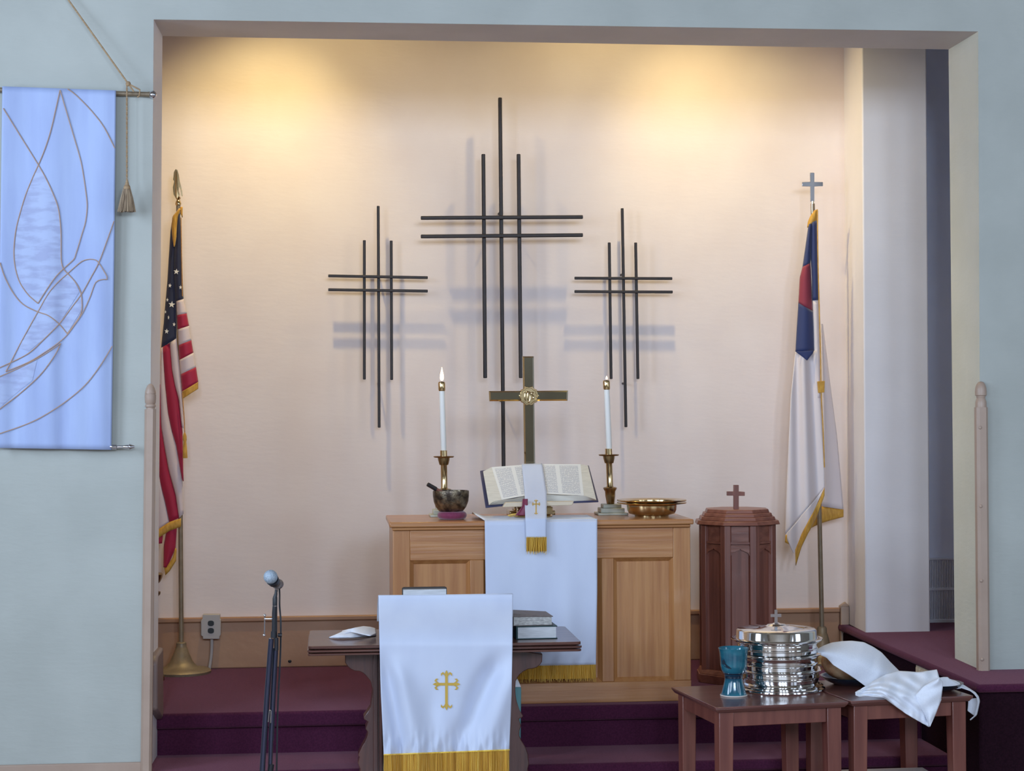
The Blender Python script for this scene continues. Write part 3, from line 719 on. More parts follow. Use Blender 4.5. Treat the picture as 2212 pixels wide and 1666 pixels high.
# ------------------------------------------------------------------ wall crosses
def wall_cross(label, vs, hs, Y, r, grp):
    p = W(vs[1][0], vs[1][3], Y); t = thing('wall_cross', label, 'cross', tuple(p), 0, grp)
    def bar(x0, y0, x1, y1, YY, nm):
        mb = MB(); a = W(x0, y0, YY); b = W(x1, y1, YY); d = (b - a).normalized(); rr = r
        sd = Vector((d.z, 0, -d.x)).normalized()
        q = [sd * rr, Vector((0, -rr, 0)), -sd * rr, Vector((0, rr, 0))]
        k = .78
        ring = lambda c: [c + sd * rr * k + Vector((0, -rr * k, 0)), c - sd * rr * k + Vector((0, -rr * k, 0)), c - sd * rr * k + Vector((0, rr * k, 0)), c + sd * rr * k + Vector((0, rr * k, 0))]
        mb.add(ring(a) + ring(b), [(0, 1, 2, 3), (7, 6, 5, 4)] + [(i, i + 4, (i + 1) % 4 + 4, (i + 1) % 4) for i in range(4)])
        part(nm, mb, 'black_iron', t, bevel=rr * .3)
    for v in vs: bar(v[0], v[1], v[2], v[3], Y, 'upright_bar')
    for h in hs: bar(h[0], h[1], h[2], h[3], Y - r * 1.6, 'crossbar')
    for f in (.3, .8):
        x = vs[1][0] + (vs[1][2] - vs[1][0]) * f; y = vs[1][1] + (vs[1][3] - vs[1][1]) * f
        a = W(x, y, Y); mb = MB(); mb.tube([a, Vector((a.x, YB, a.z))], .006, 8); part('wall_bracket', mb, 'black_iron', t)
wall_cross('black metal wall cross of five bars, the tallest and middle one of three', [(1044, 333, 1048, 817), (1080, 211, 1088, 1030), (1120, 333, 1125, 817)], [(909, 471, 1259, 469), (909, 511, 1259, 508)], 9.86, .0125, 'black wall crosses')
wall_cross('smaller black metal wall cross left of the tallest, above the left candle', [(787, 519, 787, 820), (817, 445, 819, 924), (845, 520, 846, 821)], [(709, 596, 924, 600), (709, 626, 924, 629)], 9.915, .0095, 'black wall crosses')
wall_cross('smaller black metal wall cross right of the tallest, above the right candle', [(1316, 524, 1320, 819), (1344, 450, 1352, 923), (1373, 524, 1378, 819)], [(1241, 601, 1452, 602), (1241, 630, 1453, 631)], 9.915, .0095, 'black wall crosses')

# ------------------------------------------------------------------ baptismal font
FA = PI / 8 - .13
YT = 9.24; cf = W(1593, 1300, YT).x
def zf(y): return W(1593, y, YT - .18).z
font = thing('baptismal_font', 'octagonal dark wood baptismal font with carved arches, wooden cross on its lid', 'font', (cf, YT, ZP))
def octa(mb, R, z0, z1, R2=None, mi=0):
    R2 = R if R2 is None else R2
    v = [(cf + R * math.cos(FA + k * PI / 4), YT + R * math.sin(FA + k * PI / 4), z0) for k in range(8)] + [(cf + R2 * math.cos(FA + k * PI / 4), YT + R2 * math.sin(FA + k * PI / 4), z1) for k in range(8)]
    mb.add(v, [tuple(reversed(range(8))), tuple(range(8, 16))] + [(i, (i + 1) % 8, 8 + (i + 1) % 8, 8 + i) for i in range(8)], mi)
mb = MB(); octa(mb, .180, ZP, zf(1136)); part('core', mb, 'mahogany', font)
mb = MB(); octa(mb, .215, ZP, zf(1462)); octa(mb, .209, zf(1462), zf(1452), .198); part('plinth', mb, 'mahogany_cross', font, bevel=.003)
for (R, R2, y0, y1) in ((.222, .214, 1136, 1127), (.200, .194, 1127, 1119), (.184, .178, 1119, 1111), (.168, .162, 1111, 1103)):
    mb = MB(); octa(mb, R, zf(y0), zf(y1), R2); part('lid_tier', mb, 'mahogany_cross', font, bevel=.003)
for k in range(8):
    a = FA + k * PI / 4; M = Matrix.Translation((cf, YT, 0)) @ Matrix.Rotation(a, 4, 'Z'); mb = MB()
    pts = [(.150, -.030), (.176, -.012), (.186, -.004), (.186, .004), (.176, .012), (.150, .030)]
    pts = [(.165, -.026), (.188, -.026), (.2, 0), (.188, .026), (.165, .026)]
    mb.prism([M @ Vector((x, y, zf(1136))) for x, y in pts], [M @ Vector((x, y, zf(1455))) for x, y in pts])
    part('pilaster', mb, 'mahogany', font, bevel=.002)
    af = a + PI / 8; M = Matrix.Translation((cf, YT, 0)) @ Matrix.Rotation(af, 4, 'Z'); ap = .180 * math.cos(PI / 8); hw = .052
    mb = MB()
    def bx(z0, z1, d, w=hw):
        q = [(ap - .004, -w), (ap + d, -w), (ap + d, w), (ap - .004, w)]
        mb.prism([M @ Vector((x, y, z0)) for x, y in q], [M @ Vector((x, y, z1)) for x, y in q])
    bx(zf(1173), zf(1138), .004); part('frieze', mb, 'mahogany_cross', font)
    mb = MB(); bx(zf(1177), zf(1172), .012); bx(zf(1181), zf(1178.5), .010); part('moulding', mb, 'mahogany_cross', font, bevel=.001)
    zt_, zs_ = zf(1181), zf(1201); hh = zt_ - zs_
    arch = [(-hw, zt_), (-hw, zs_), (-hw + .008, zs_), (-hw + .010, zs_ + hh * .12)] + [(-hw * .78 + hw * .76 * t, zs_ + hh * (.22 + .36 * math.sin(t * PI / 2))) for t in (0, .3, .6, .85)] + [(0, zs_ + hh * .74)]
    arch += [(-x, z) for x, z in reversed(arch[:-1])]
    mb = MB(); mb.prism([M @ Vector((ap + .012, y, z)) for y, z in arch], [M @ Vector((ap - .002, y, z)) for y, z in arch]); part('arch', mb, 'mahogany_cross', font)
mb = MB(); YX = YT - .06
mb.prism_px([(1585.5, 1106), (1585.5, 1071), (1571, 1071), (1571, 1062), (1585.5, 1062), (1585.5, 1048), (1596, 1048), (1596, 1062), (1609, 1063), (1609, 1071.5), (1596, 1071.5), (1596, 1106)], YX, .02)
part('lid_cross', mb, 'mahogany', font, bevel=.0015)

# ------------------------------------------------------------------ communion table
ZTB = .76
fl, fr = WZ(664, 1393, ZTB), WZ(1262, 1391, ZTB)
Y0 = (fl.y + fr.y) / 2; Y1 = Y0 + .56; X0, X1 = fl.x, fr.x
Y0t = Y0
tab = thing('communion_table', 'dark carved wooden communion table draped with a white cloth', 'table', ((X0 + X1) / 2, (Y0 + Y1) / 2, 0))
mb = MB()
def slab(z0, z1, ins, rad=.018):
    pts = []
    for cx_, cy_, a0 in ((X1 - ins - rad, Y0 + ins + rad, -PI / 2), (X1 - ins - rad, Y1 - ins - rad, 0), (X0 + ins + rad, Y1 - ins - rad, PI / 2), (X0 + ins + rad, Y0 + ins + rad, PI)):
        for k in range(5):
            a = a0 + k * PI / 8; pts.append((cx_ + rad * math.cos(a), cy_ + rad * math.sin(a)))
    mb.prism([(x, y, z1) for x, y in pts], [(x, y, z0) for x, y in pts])
slab(.748, .760, .004); slab(.743, .748, .02); slab(.734, .743, 0); slab(.729, .734, .02); slab(.720, .729, .002)
part('tabletop', mb, 'walnut', tab, bevel=.002)
legL = [(745.6, 1413), (745.6, 1432), (751, 1440), (757.5, 1446), (766, 1450), (777, 1451), (785, 1455), (791, 1461), (797, 1468), (801, 1475), (804, 1489), (804, 1500), (802, 1512), (800.6, 1528), (793, 1540), (785.5, 1550), (786, 1554.5), (795, 1560), (789.5, 1573), (790, 1577), (794, 1581), (793.5, 1588), (789, 1602), (783, 1612), (773.5, 1631), (774, 1634.5), (776.7, 1636), (772.7, 1649), (778, 1662), (772, 1690), (752, 1712), (748, 1740)]
YL = 8.02
def leg(poly, xin):
    zs = [W(x, y, YL) for x, y in poly]; fr_ = [p.copy() for p in zs]
    for p in fr_: p.z = min(p.z, .722)
    fr_[-1].z = 0; fr_.append(Vector((W(xin, 1600, YL).x, YL, 0))); fr_.append(Vector((W(xin, 1600, YL).x, YL, .722)))
    mb = MB(); mb.prism(fr_, [p + Vector((0, .09, 0)) for p in fr_]); return mb
part('leg', leg(legL, 850), 'walnut_upright', tab, bevel=.003)
legR = [(1172, 1413), (1171, 1430), (1166, 1437), (1160, 1442), (1151, 1445), (1141, 1446), (1131, 1451), (1123, 1457.5), (1118, 1464), (1114, 1472), (1113, 1489), (1114, 1503), (1116, 1515), (1123, 1536), (1130, 1547), (1129, 1550), (1121, 1553.5), (1122, 1558), (1125.5, 1568), (1122, 1580), (1122, 1590), (1127, 1602), (1135, 1614), (1141, 1630), (1141, 1636), (1143, 1650), (1140, 1662), (1146, 1690), (1166, 1712), (1170, 1740)]
part('leg', leg(legR, 1070), 'walnut_upright', tab, bevel=.003)
mb = MB(); a = W(806, 1500, YL - .012).x; b = W(816, 1500, YL - .012).x; mb.box(a, b, YL - .016, YL + .01, 0, .722); mb.box(b + .006, b + .018, YL - .022, YL + .01, 0, .722)
part('leg_moulding', mb, 'walnut_upright', tab, bevel=.002)
mb = MB(); mb.box(W(850, 1500, YL).x, W(1070, 1500, YL).x, YL + .03, YL + .06, .62, .722); part('apron', mb, 'walnut', tab)

# lectern beneath the cloth, and the cloth
lec = thing('tabletop_lectern', 'dark tabletop lectern hidden beneath the white cloth on the communion table', 'lectern', (W(960, 1380, 8.1).x, 8.1, ZTB))
lx0, lx1 = W(822, 1340, 8.0).x, W(1102, 1340, 8.0).x
zl = W(960, 1288, 8.0).z
mb = MB(); mb.prism([(lx0, 7.9, ZTB), (lx0, 8.28, ZTB), (lx0, 8.28, zl - .13), (lx0, 8.02, zl - .012), (lx0, 7.985, zl - .012), (lx0, 7.93, ZTB + .1)], [(lx1, 7.9, ZTB), (lx1, 8.28, ZTB), (lx1, 8.28, zl - .13), (lx1, 8.02, zl - .012), (lx1, 7.985, zl - .012), (lx1, 7.93, ZTB + .1)])
part('body', mb, 'walnut', lec, bevel=.003)
cl = thing('table_parament', 'white parament with embroidered gold cross and gold fringe over the communion table', 'cloth', (W(962, 1400, Y0 - .03).x, Y0 - .03, ZTB))
YD = Y0 - .035
def ridge(x, y, xa, ya, xb, yb, w):
    t = (y - ya) / (yb - ya); xc = xa + (xb - xa) * t
    return math.exp(-((x - xc) / w) ** 2) * sstep(-.15, .35, t)
def clY(x, y):
    if y < 1398: base = 7.972 + (YD - 7.972) * sstep(1280, 1398, y) if y > 1288 else 7.972 + (YD - 7.972) * sstep(1280, 1398, y)
    else: base = YD
    f = .030 * ridge(x, y, 1096, 1370, 985, 1615, 24) - .022 * ridge(x, y, 1120, 1420, 1040, 1640, 26) + .026 * ridge(x, y, 826, 1400, 868, 1625, 16) - .020 * ridge(x, y, 850, 1400, 905, 1640, 24) + .012 * ridge(x, y, 930, 1480, 940, 1640, 22) - .012 * ridge(x, y, 1000, 1520, 1000, 1640, 20)
    g = .006 * sstep(1585, 1622, y) * math.sin(x * .20 + y * .05) + .003 * sstep(1560, 1622, y) * math.sin(x * .43)
    e = .004 * math.exp(-((x - 964) ** 2 + (y - 1470) ** 2) / 900.0) * math.sin((x + y) * .35) * 0
    return base + f * 1.35 * sstep(1385, 1470, y) + g * 1.3
mb = MB()
A = [(817.5, 1286), (820, 1400), (823, 1500), (829, 1632)]; B = [(1108, 1284), (1107, 1400), (1105, 1500), (1100, 1621)]
sheet(mb, A, B, 120, 110, lambda x, y, u, v: clY(x, y))
part('front_drop', mb, 'white_satin', cl, solid=.003)
mb = MB()
xa, xb = W(817.5, 1286, 7.972).x, W(1108, 1284, 7.972).x; zt_ = W(960, 1285, 7.972).z
mb.grid(lambda u, v: Vector((xa + (xb - xa) * u, 7.972 + .3 * v, zt_ - .002 - .14 * v * v)), 12, 8); part('back_fold', mb, 'white_satin', cl, solid=.003)
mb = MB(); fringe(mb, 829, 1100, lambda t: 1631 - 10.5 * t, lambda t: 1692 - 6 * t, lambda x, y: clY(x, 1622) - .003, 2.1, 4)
fr_o = part('fringe', mb, ['gold_fringe', 'fringe_gap_shade'], cl, 'gold bullion fringe', kind='stuff')
mb = MB()
pts = [W(829 + 271 * i / 40, 1631 - 10.5 * i / 40, clY(829 + 271 * i / 40, 1622) - .005) for i in range(41)]
mb.tube(pts, .0035, 6); part('fringe_heading', mb, 'gold_fringe', cl)
mb = MB(); emb_cross(964.5, 1448, 1535, 1478.5, 30, 2.9, lambda x, y: clY(x, y), mb, 13.5); part('embroidered_cross', mb, 'gold_thread', cl, 'gold embroidered cross with fleur-de-lis ends')

# books and paper on the table
bk = thing('book', 'dark grey book propped upright behind the white parament, only its top edge showing', 'book', (W(917, 1300, 8.14).x, 8.14, .90))
mb = MB(); x0, x1 = W(869, 1275, 8.05).x, W(966, 1275, 8.05).x; zz = W(917, 1270, 8.05).z
M = lambda x, d, z: (x, 8.03 + d, z)
mb.prism([(x0, 8.06, zz - .07), (x1, 8.06, zz - .07), (x1, 8.075, zz - .004), (x1 - .008, 8.075, zz), (x0 + .008, 8.075, zz), (x0, 8.075, zz - .004)], [(x0, 8.09, zz - .07), (x1, 8.09, zz - .07), (x1, 8.10, zz - .004), (x1 - .008, 8.10, zz), (x0 + .008, 8.10, zz), (x0, 8.10, zz - .004)])
part('cover', mb, 'black_leather', bk, bevel=.002)
mb = MB(); mb.box(x0 + .004, x1 - .004, 8.052, 8.075, zz - .07, zz - .008); part('pages', mb, 'grey_page_edge', bk, 'pale grey page face')
def book(x0, x1, y0, y1, ztop_px, Y, dep, z0, cover, pages, label, rz, cov_t=.004, lift=0):
    a, b = W(x0, y1, Y), W(x1, y1, Y); w = b.x - a.x; h = W(x0, y0, Y).z - W(x0, y1, Y).z
    t = thing('book', label, 'book', (a.x, Y, z0), rz)
    mb = MB(); mb.box(0, w, 0, dep, 0, cov_t)
    mb.hexa([(0, 0, h - cov_t), (w, 0, h - cov_t - lift * .2), (w, dep, h - cov_t), (0, dep, h - cov_t + lift), (-.002, 0, h + lift), (w, -.001, h - lift * .2), (w, dep, h), (-.002, dep, h + lift)])
    if not lift: mb.box(-.004, .002, 0, dep, 0, h)
    part('cover', mb, cover, t, bevel=.002, local=True)
    mb = MB()
    def pg(u, v): return Vector((.004 + (w - .006) * u, .004 - .004 * math.sin(PI * v) * 0 + .003, cov_t + (h - 2 * cov_t) * v))
    mb.box(.004, w - .006, .003, dep - .004, cov_t, h - cov_t); part('pages', mb, pages, t, local=True)
    return h
h1 = book(1117, 1205, 1354, 1382, 0, 7.97, .2, ZTB, 'teal_cover', 'grey_page_edge', 'thick dark teal book with grey page edges, lower of two beside the parament', .04)
book(1108, 1196, 1333, 1354, 0, 7.985, .17, ZTB + h1, 'brown_leather', 'silver_page_edge', 'worn grey-brown leather book with silvered edges, on top of the teal book', .07, .003, lift=.012)
# folded paper or linen
pp = thing('folded_linen', 'folded white linen lying on the left end of the communion table', 'napkin', tuple(WZ(762, 1377, ZTB)))
mb = MB()
def lin(A, B, z0f, n=14, m=24):
    a = resample(A, m); b = resample(B, m)
    def fn(u, v):
        i = int(round(u * m)); p = a[i].lerp(b[i], v); q = WZ(p.x, p.y, ZTB); z = z0f(u, v)
        # slide towards the camera so that raised points keep their place on the table
        k = (CAMH - z) / (CAMH - ZTB); return Vector((q.x * k, q.y * k, z))
    mb.grid(fn, n, m)
lin([(711, 1377), (724, 1372), (748, 1361), (785, 1353.5), (811, 1358)], [(711.5, 1378), (730, 1379.5), (760, 1379), (790, 1376), (813, 1373)], lambda u, v: ZTB + .003 + .030 * math.sin(PI * min(1, u * 1.05)) ** .8 * (1 - v) ** .7)
part('lower_fold', mb, 'white_linen', pp, solid=.003)
mb = MB()
lin([(740, 1363), (765, 1357), (785, 1353.5), (800, 1355), (811, 1358)], [(736, 1369), (760, 1366), (785, 1371), (800, 1374), (813, 1369)], lambda u, v: ZTB + .022 + .022 * math.sin(PI * min(1, u * .9 + .1)) * (1 - .75 * v))
part('upper_fold', mb, 'white_linen', pp, solid=.003)

# teal container behind the table leg
mb = MB(); x1 = W(1124, 1500, 8.33).x; zt_ = W(1115, 1482, 8.33).z
tb = thing('storage_bin', 'teal bin with white rim standing on the step behind the communion table leg', 'bin', (x1 - .06, 8.33, ZT))
mb.hexa([(x1 - .12, 8.29, ZT), (x1 - .004, 8.29, ZT), (x1 - .004, 8.38, ZT), (x1 - .12, 8.38, ZT), (x1 - .12, 8.285, zt_), (x1, 8.285, zt_), (x1, 8.385, zt_), (x1 - .12, 8.385, zt_)]); part('body', mb, 'teal_plastic', tb, bevel=.004)
mb = MB(); mb.hexa([(x1 - .12, 8.285, zt_), (x1, 8.285, zt_), (x1, 8.385, zt_), (x1 - .12, 8.385, zt_), (x1 - .11, 8.29, zt_ + .035), (x1 - .015, 8.29, zt_ + .035), (x1 - .015, 8.38, zt_ + .035), (x1 - .11, 8.38, zt_ + .035)]); part('lid', mb, 'white_plastic', tb, 'white lid', bevel=.004)

# ------------------------------------------------------------------ microphone and stand
YM = 6.9; s = PX(YM)
ms = thing('microphone_stand', 'black and chrome microphone stand in front of the left steps', 'stand', (W(590, 1700, YM).x, YM, 0))
def P(x, y, d=0): return W(x, y, YM + d)
floor_pt = lambda p: Vector((p.x, p.y, 0.0))
mb = MB(); a = P(594, 1375); b = P(585, 1640); c_ = b + (b - a) * 1.4
k = b.z / (a.z - b.z); ft = b + (b - a) * k; ft.z = .02
mb.tube([P(595.5, 1290), P(595, 1380)], .0062, 12); part('boom_tube', mb, 'black_plastic', ms)
mb = MB(); mb.tube([P(596.5, 1275), P(596, 1283), P(594, 1291), P(594, 1293), P(594, 1308)], [.0045, .006, .0075, .0088, .0088], 14); part('clip_adapter', mb, 'black_plastic', ms)
mb = MB(); mb.tube([P(594, 1309), P(592.5, 1325), P(592, 1364)], [.0088, .0086, .0084], 14); part('clutch_sleeve', mb, 'black_plastic', ms)
mb = MB(); mb.tube([P(594, 1308.3), P(594, 1310)], .0093, 14); part('chrome_ring', mb, 'chrome', ms)
mb = MB(); mb.tube([P(592, 1364), P(591.5, 1378)], .0115, 14); mb.tube([P(600, 1372), P(609, 1372.5)], [.007, .008], 12); part('clutch_knob', mb, 'black_plastic', ms)
mb = MB(); mb.tube([P(597, 1378, -.01), P(597, 1405, -.01)], .0078, 12); part('counter_sleeve', mb, 'black_plastic', ms)
mb = MB(); mb.tube([P(595.5, 1400), P(590, 1500), P(585.5, 1600)], .0095, 12); mb.tube([P(585.5, 1600), ft], .0078, 12); part('main_tube', mb, 'dark_tube', ms)
mb = MB(); mb.tube([P(586, 1380, -.012), P(577, 1500, -.012), P(568, 1640, -.012), P(560, 1790, -.012)], .0098, 12); part('boom_arm', mb, 'dark_tube', ms)
mb = MB(); mb.tube([P(584, 1378, -.016), P(575, 1500, -.016), P(565, 1650, -.016)], .0024, 8); part('arm_edge', mb, 'chrome', ms)
mb = MB(); mb.tube([P(581.5, 1535, -.02), P(579, 1560, -.02)], .0022, 8); mb.tube([P(585.5, 1536, -.02), P(584.5, 1562, -.02)], .0022, 8); mb.tube([P(581, 1535, -.02), P(586, 1535, -.02)], .0022, 8); part('tube_clip', mb, 'chrome', ms)
mb = MB(); mb.tube([P(586, 1651), P(580 + 4, 1666)], .0105, 12); part('lower_clutch', mb, 'black_plastic', ms)
mb = MB(); mb.tube([P(572, 1331), P(571, 1372)], .0023, 10); mb.sphere(P(572, 1329.5), .005, 12, 8); mb.sphere(P(570.5, 1372.5), .005, 12, 8); mb.tube([P(571, 1337), P(588, 1337)], .0027, 10); part('t_bar_handle', mb, 'chrome', ms, 'chrome T-bar tightening handle')
for k in range(3):
    a = k * 2 * PI / 3 + .5; mb = MB(); d = Vector((math.cos(a), math.sin(a), 0))
    mb.tube([Vector((ft.x, ft.y, .16)), Vector((ft.x, ft.y, .02)) + d * .3], .008, 10); part('leg', mb, 'dark_tube', ms)
mic = thing('microphone', 'microphone with round grey mesh head clipped on top of the stand', 'microphone', tuple(P(590, 1262)))
mb = MB(); c = P(584.5, 1246.5); mb.sphere(c, .0255, 24, 16); part('grille', mb, 'mic_grille', mic, 'grey wire mesh head')
mb = MB(); mb.tube([P(588, 1252, .012), P(592, 1257, .03)], [.0235, .021], 20); part('collar', mb, 'black_plastic', mic)
mb = MB(); mb.tube([P(592, 1256, .028), P(600, 1263, .08), P(603, 1266, .15)], [.0185, .016, .012], 18); mb.tube([P(598, 1262, .05), P(602, 1262, .09)], [.0185, .0185], 14); mb.tube([P(597, 1263, .06), P(597, 1277, .02)], .006, 10); part('handle', mb, 'brown_leather', mic)
mb = MB(); mb.tube(smooth_poly([P(603, 1266, .15), P(604, 1285, .12), P(604, 1310, .03), P(606.5, 1345, .01), P(606, 1400, .01), P(604, 1450, .01), P(600, 1530, .01), P(598.5, 1600, .01), P(597, 1700, .01)], 5), .0032, 8); part('cable', mb, 'black_plastic', mic, 'black cable hanging beside the stand')

# ------------------------------------------------------------------ flags
def patch(mb, A, B, mi, base, bulge, n=20, m=8):
    sheet(mb, A, B, n, m, lambda x, y, u, v: base - bulge * math.sin(PI * u), mi)
def star(mb, cx, cy, r, Y, sx=1.0, mi=0, rot=0):
    pts = []
    for k in range(10):
        a = -PI / 2 + k * PI / 5 + rot; q = r if k % 2 == 0 else r * .42
        pts.append((cx + q * math.cos(a) * sx, cy + q * math.sin(a)))
    mb.prism_px(pts, Y, .002, mi)
YP = 9.84
fs_ = thing('american_flag', 'furled American flag with gold fringe on a brass pole beside the left jamb', 'flag', (W(392, 1440, YP).x, YP, ZP))
bx_ = W(392, 1440, YP).x; s = PX(YP)
mb = MB(); mb.lathe(bx_, YP, [(.15, ZP), (.152, ZP + .012), (.145, ZP + .02), (.11, ZP + .026), (.08, ZP + .035), (.058, ZP + .06), (.042, ZP + .095), (.030, ZP + .13), (.026, ZP + .135), (.026, ZP + .155), (.02, ZP + .16)], 40); part('base', mb, 'antique_brass', fs_)
mb = MB(); a = Vector((bx_, YP, ZP + .15)); b = W(385, 440, YP); mb.tube([a, a.lerp(b, .5), b], [.0125, .012, .011], 14); part('pole', mb, 'antique_brass', fs_)
mb = MB()
mb.lathe(b.x, YP, [(.013, b.z - .01), (.016, b.z), (.012, b.z + .012), (.007, b.z + .02), (.014, b.z + .028), (.007, b.z + .036), (.008, b.z + .05)], 16)
spear = [(381, 431), (375, 420), (373.5, 405), (376, 392), (374, 388), (375.5, 372), (379, 365.5), (383, 367), (386.5, 378), (388, 390), (393, 410), (394.5, 424), (392, 424), (390, 411), (387.5, 402), (386, 412), (388, 420), (386, 431)]
mb.prism_px(spear, YP - .006, .012); mb.tube([W(382.5, 428, YP - .008), W(381, 395, YP - .012), W(380.5, 370, YP - .006)], [.006, .006, .002], 8)
part('finial', mb, 'brass', fs_, 'gilt eagle finial')
mb = MB()
YG = 9.79
# fringe loop at top (mi 3), canton (0), red (1), white (2)
patch(mb, [(388, 450), (373, 468), (371, 488), (373, 512), (376, 533)], [(390, 452), (384, 470), (381.5, 490), (380.5, 512), (377, 533)], 3, YG - .045, .012)
patch(mb, [(390, 447), (390, 462)], [(394, 447), (394, 470)], 3, YG - .05, .004, 4, 3)
patch(mb, [(372, 478), (369, 500), (365, 560), (362, 610), (358, 652), (354, 700), (348.5, 752)], [(385, 470), (381, 520), (378, 560), (379, 610), (381, 652), (381.5, 700), (381, 731)], 0, YG - .012, .018, 26, 8)
patch(mb, [(383, 472), (379, 520), (377, 560), (378, 610), (381, 652)], [(388, 455), (391, 500), (392.5, 560), (394, 600), (396, 646)], 0, YG - .03, .02, 24, 8)
L_ = [(381, 651), (382.3, 681), (384, 712), (386, 746), (388, 778), (390.5, 809), (393.5, 846), (394, 862)]
R_ = [(396, 646), (403, 677), (408, 704), (413, 735), (417.5, 762), (423, 793), (428, 825), (428, 840)]
for i in range(7): patch(mb, [L_[i], L_[i + 1]], [R_[i], R_[i + 1]], (2, 1, 2, 1, 2, 1, 3)[i], YG - .03, .022, 6, 8)
r1L = [(351, 750), (354, 790), (357, 830), (363, 890), (371, 930), (381, 962), (393, 1032)]
r1R = [(367, 741), (372, 800), (379, 835), (386, 860), (391, 900), (394, 930), (396, 1040)]
patch(mb, r1L, r1R, 1, YG - .015, .012)
patch(mb, [(367, 741), (372, 800), (379, 835), (387, 862), (393, 920)], [(381, 731), (384, 760), (388, 800), (392, 840), (396, 925)], 2, YG - .018, .012)
patch(mb, [(348.5, 752), (346, 800), (345, 830), (348, 920), (356, 968), (365, 1016), (380, 1070), (387, 1119)], [(351, 750), (354, 790), (357, 830), (363, 890), (372, 930), (381, 962), (393, 1032), (396, 1110)], 2, YG - .01, .014, 30)
patch(mb, [(345, 832), (342, 920), (342, 1000), (345, 1040), (357, 1085), (366, 1128)], [(345.5, 830), (348, 920), (356, 968), (365, 1016), (380, 1070), (388, 1119)], 1, YG - .006, .014, 30)
patch(mb, [(338, 1000), (338, 1080), (340, 1145)], [(345, 1040), (357, 1085), (366, 1128)], 2, YG - .002, .01)
patch(mb, [(339, 1146), (366, 1128), (391, 1120)], [(341, 1163), (366, 1147), (391, 1138)], 3, YG - .022, .004, 14, 4)
patch(mb, [(360, 1146), (354, 1180), (353.5, 1226)], [(382, 1138), (379, 1185), (361, 1226)], 1, YG - .006, .014)
patch(mb, [(379, 1184), (373, 1205), (361, 1224), (355, 1226)], [(381, 1186), (380, 1212), (366, 1234), (357, 1243)], 3, YG - .012, .004, 10, 4)
patch(mb, [(340, 1158), (342, 1175)], [(352, 1156), (350, 1174)], 1, YG + .002, .004, 4, 4)
fc = part('flag_cloth', mb, ['flag_blue', 'flag_red', 'flag_white', 'dull_gold_fringe'], fs_, 'folded blue canton and red and white stripes', solid=.004)
for cx_, cy_, r_, sx_ in ((381, 587, 6.5, 1), (367, 617, 5, .8), (390, 621, 5, .75), (361.5, 648, 4.5, .6), (371, 658, 7.5, 1), (357.5, 674, 4, .5), (364, 686, 5, .4), (376, 701, 5, .7), (360, 716, 6, .85)):
    mb = MB(); star(mb, cx_, cy_, r_, YG - .054, sx_, rot=.1); part('star', mb, 'star_white', fc)
mb = MB(); mb.tube([W(391, 470, YG - .05), W(394, 640, YG - .05)], .0025, 6); part('cord', mb, 'red_cord', fs_, 'gold cord')
mb = MB(); mb.tube(smooth_poly([W(394, 850, YG - .05), W(396, 880, YG - .05), W(398, 905, YG - .05), W(399, 935, YG - .05)], 4), .0028, 6)
part('cord', mb, 'red_cord', fs_, 'gold cord')
mb = MB(); px_lathe(mb, 400, 990, 399, 935, [(990, 4.8), (988, 5.2), (965, 4.2), (955, 3.2), (950, 4.2), (942, 4), (935, 1.5)], YG - .05, 14); part('tassel', mb, 'dull_gold_fringe', fs_)

YP2 = 9.80; YG2 = 9.74
cf_ = thing('christian_flag', 'furled white Christian flag with blue canton on a pole at alcove right', 'flag', (W(1774, 1400, YP2).x, YP2, ZP))
bx_ = W(1776, 1430, YP2).x
mb = MB(); mb.lathe(bx_, YP2, [(.15, ZP), (.152, ZP + .012), (.145, ZP + .02), (.11, ZP + .026), (.08, ZP + .035), (.058, ZP + .06), (.042, ZP + .1), (.030, ZP + .15), (.026, ZP + .155), (.026, ZP + .18), (.02, ZP + .19)], 40); part('base', mb, 'antique_brass', cf_)
mb = MB(); b = W(1755.5, 440, YP2); a = Vector((bx_, YP2, ZP + .17)); mb.tube([a, a.lerp(b, .5), b], [.0125, .012, .011], 14); part('pole', mb, 'antique_brass', cf_)
mb = MB(); mb.tube([W(1755.5, 462, YP2 - .002), W(1755, 435, YP2 - .002)], .0085, 12); part('finial_socket', mb, 'polished_brass', cf_)
mb = MB(); mb.prism_px([(1751, 436), (1750.5, 403), (1733, 402.5), (1733, 393.5), (1750.5, 393), (1750, 373), (1759.5, 373), (1759.5, 393), (1778, 393), (1778, 402.5), (1759.5, 403), (1759.5, 436)], YP2 - .006, .012); part('cross_finial', mb, 'chrome', cf_, 'silver cross finial', bevel=.0015)
mb = MB()
# 0 blue, 1 red, 2 white, 3 fringe
patch(mb, [(1759, 455), (1750, 468), (1745, 480), (1744, 492)], [(1766, 452), (1766, 464), (1765, 478), (1752, 484)], 3, YG2 - .02, .01, 8, 6)
patch(mb, [(1752, 482), (1752, 560), (1754, 600), (1755, 649)], [(1764, 476), (1767, 540), (1768, 600), (1768.5, 648)], 0, YG2 - .02, .018)
patch(mb, [(1755, 649), (1757, 720), (1759, 790), (1764, 860)], [(1768.5, 648), (1770, 720), (1772, 790), (1774, 860)], 2, YG2 - .018, .016)
patch(mb, [(1747, 486), (1740, 535), (1734, 577)], [(1752.5, 482), (1752, 530), (1750.5, 568)], 0, YG2 - .02, .02, 14)
patch(mb, [(1734, 577), (1728, 600), (1725, 655)], [(1750.5, 568), (1752, 600), (1755, 672)], 1, YG2 - .02, .024, 14)
patch(mb, [(1725, 655), (1722, 700), (1718.5, 760)], [(1755, 672), (1757, 715), (1758.5, 757)], 0, YG2 - .022, .028, 14, 12)
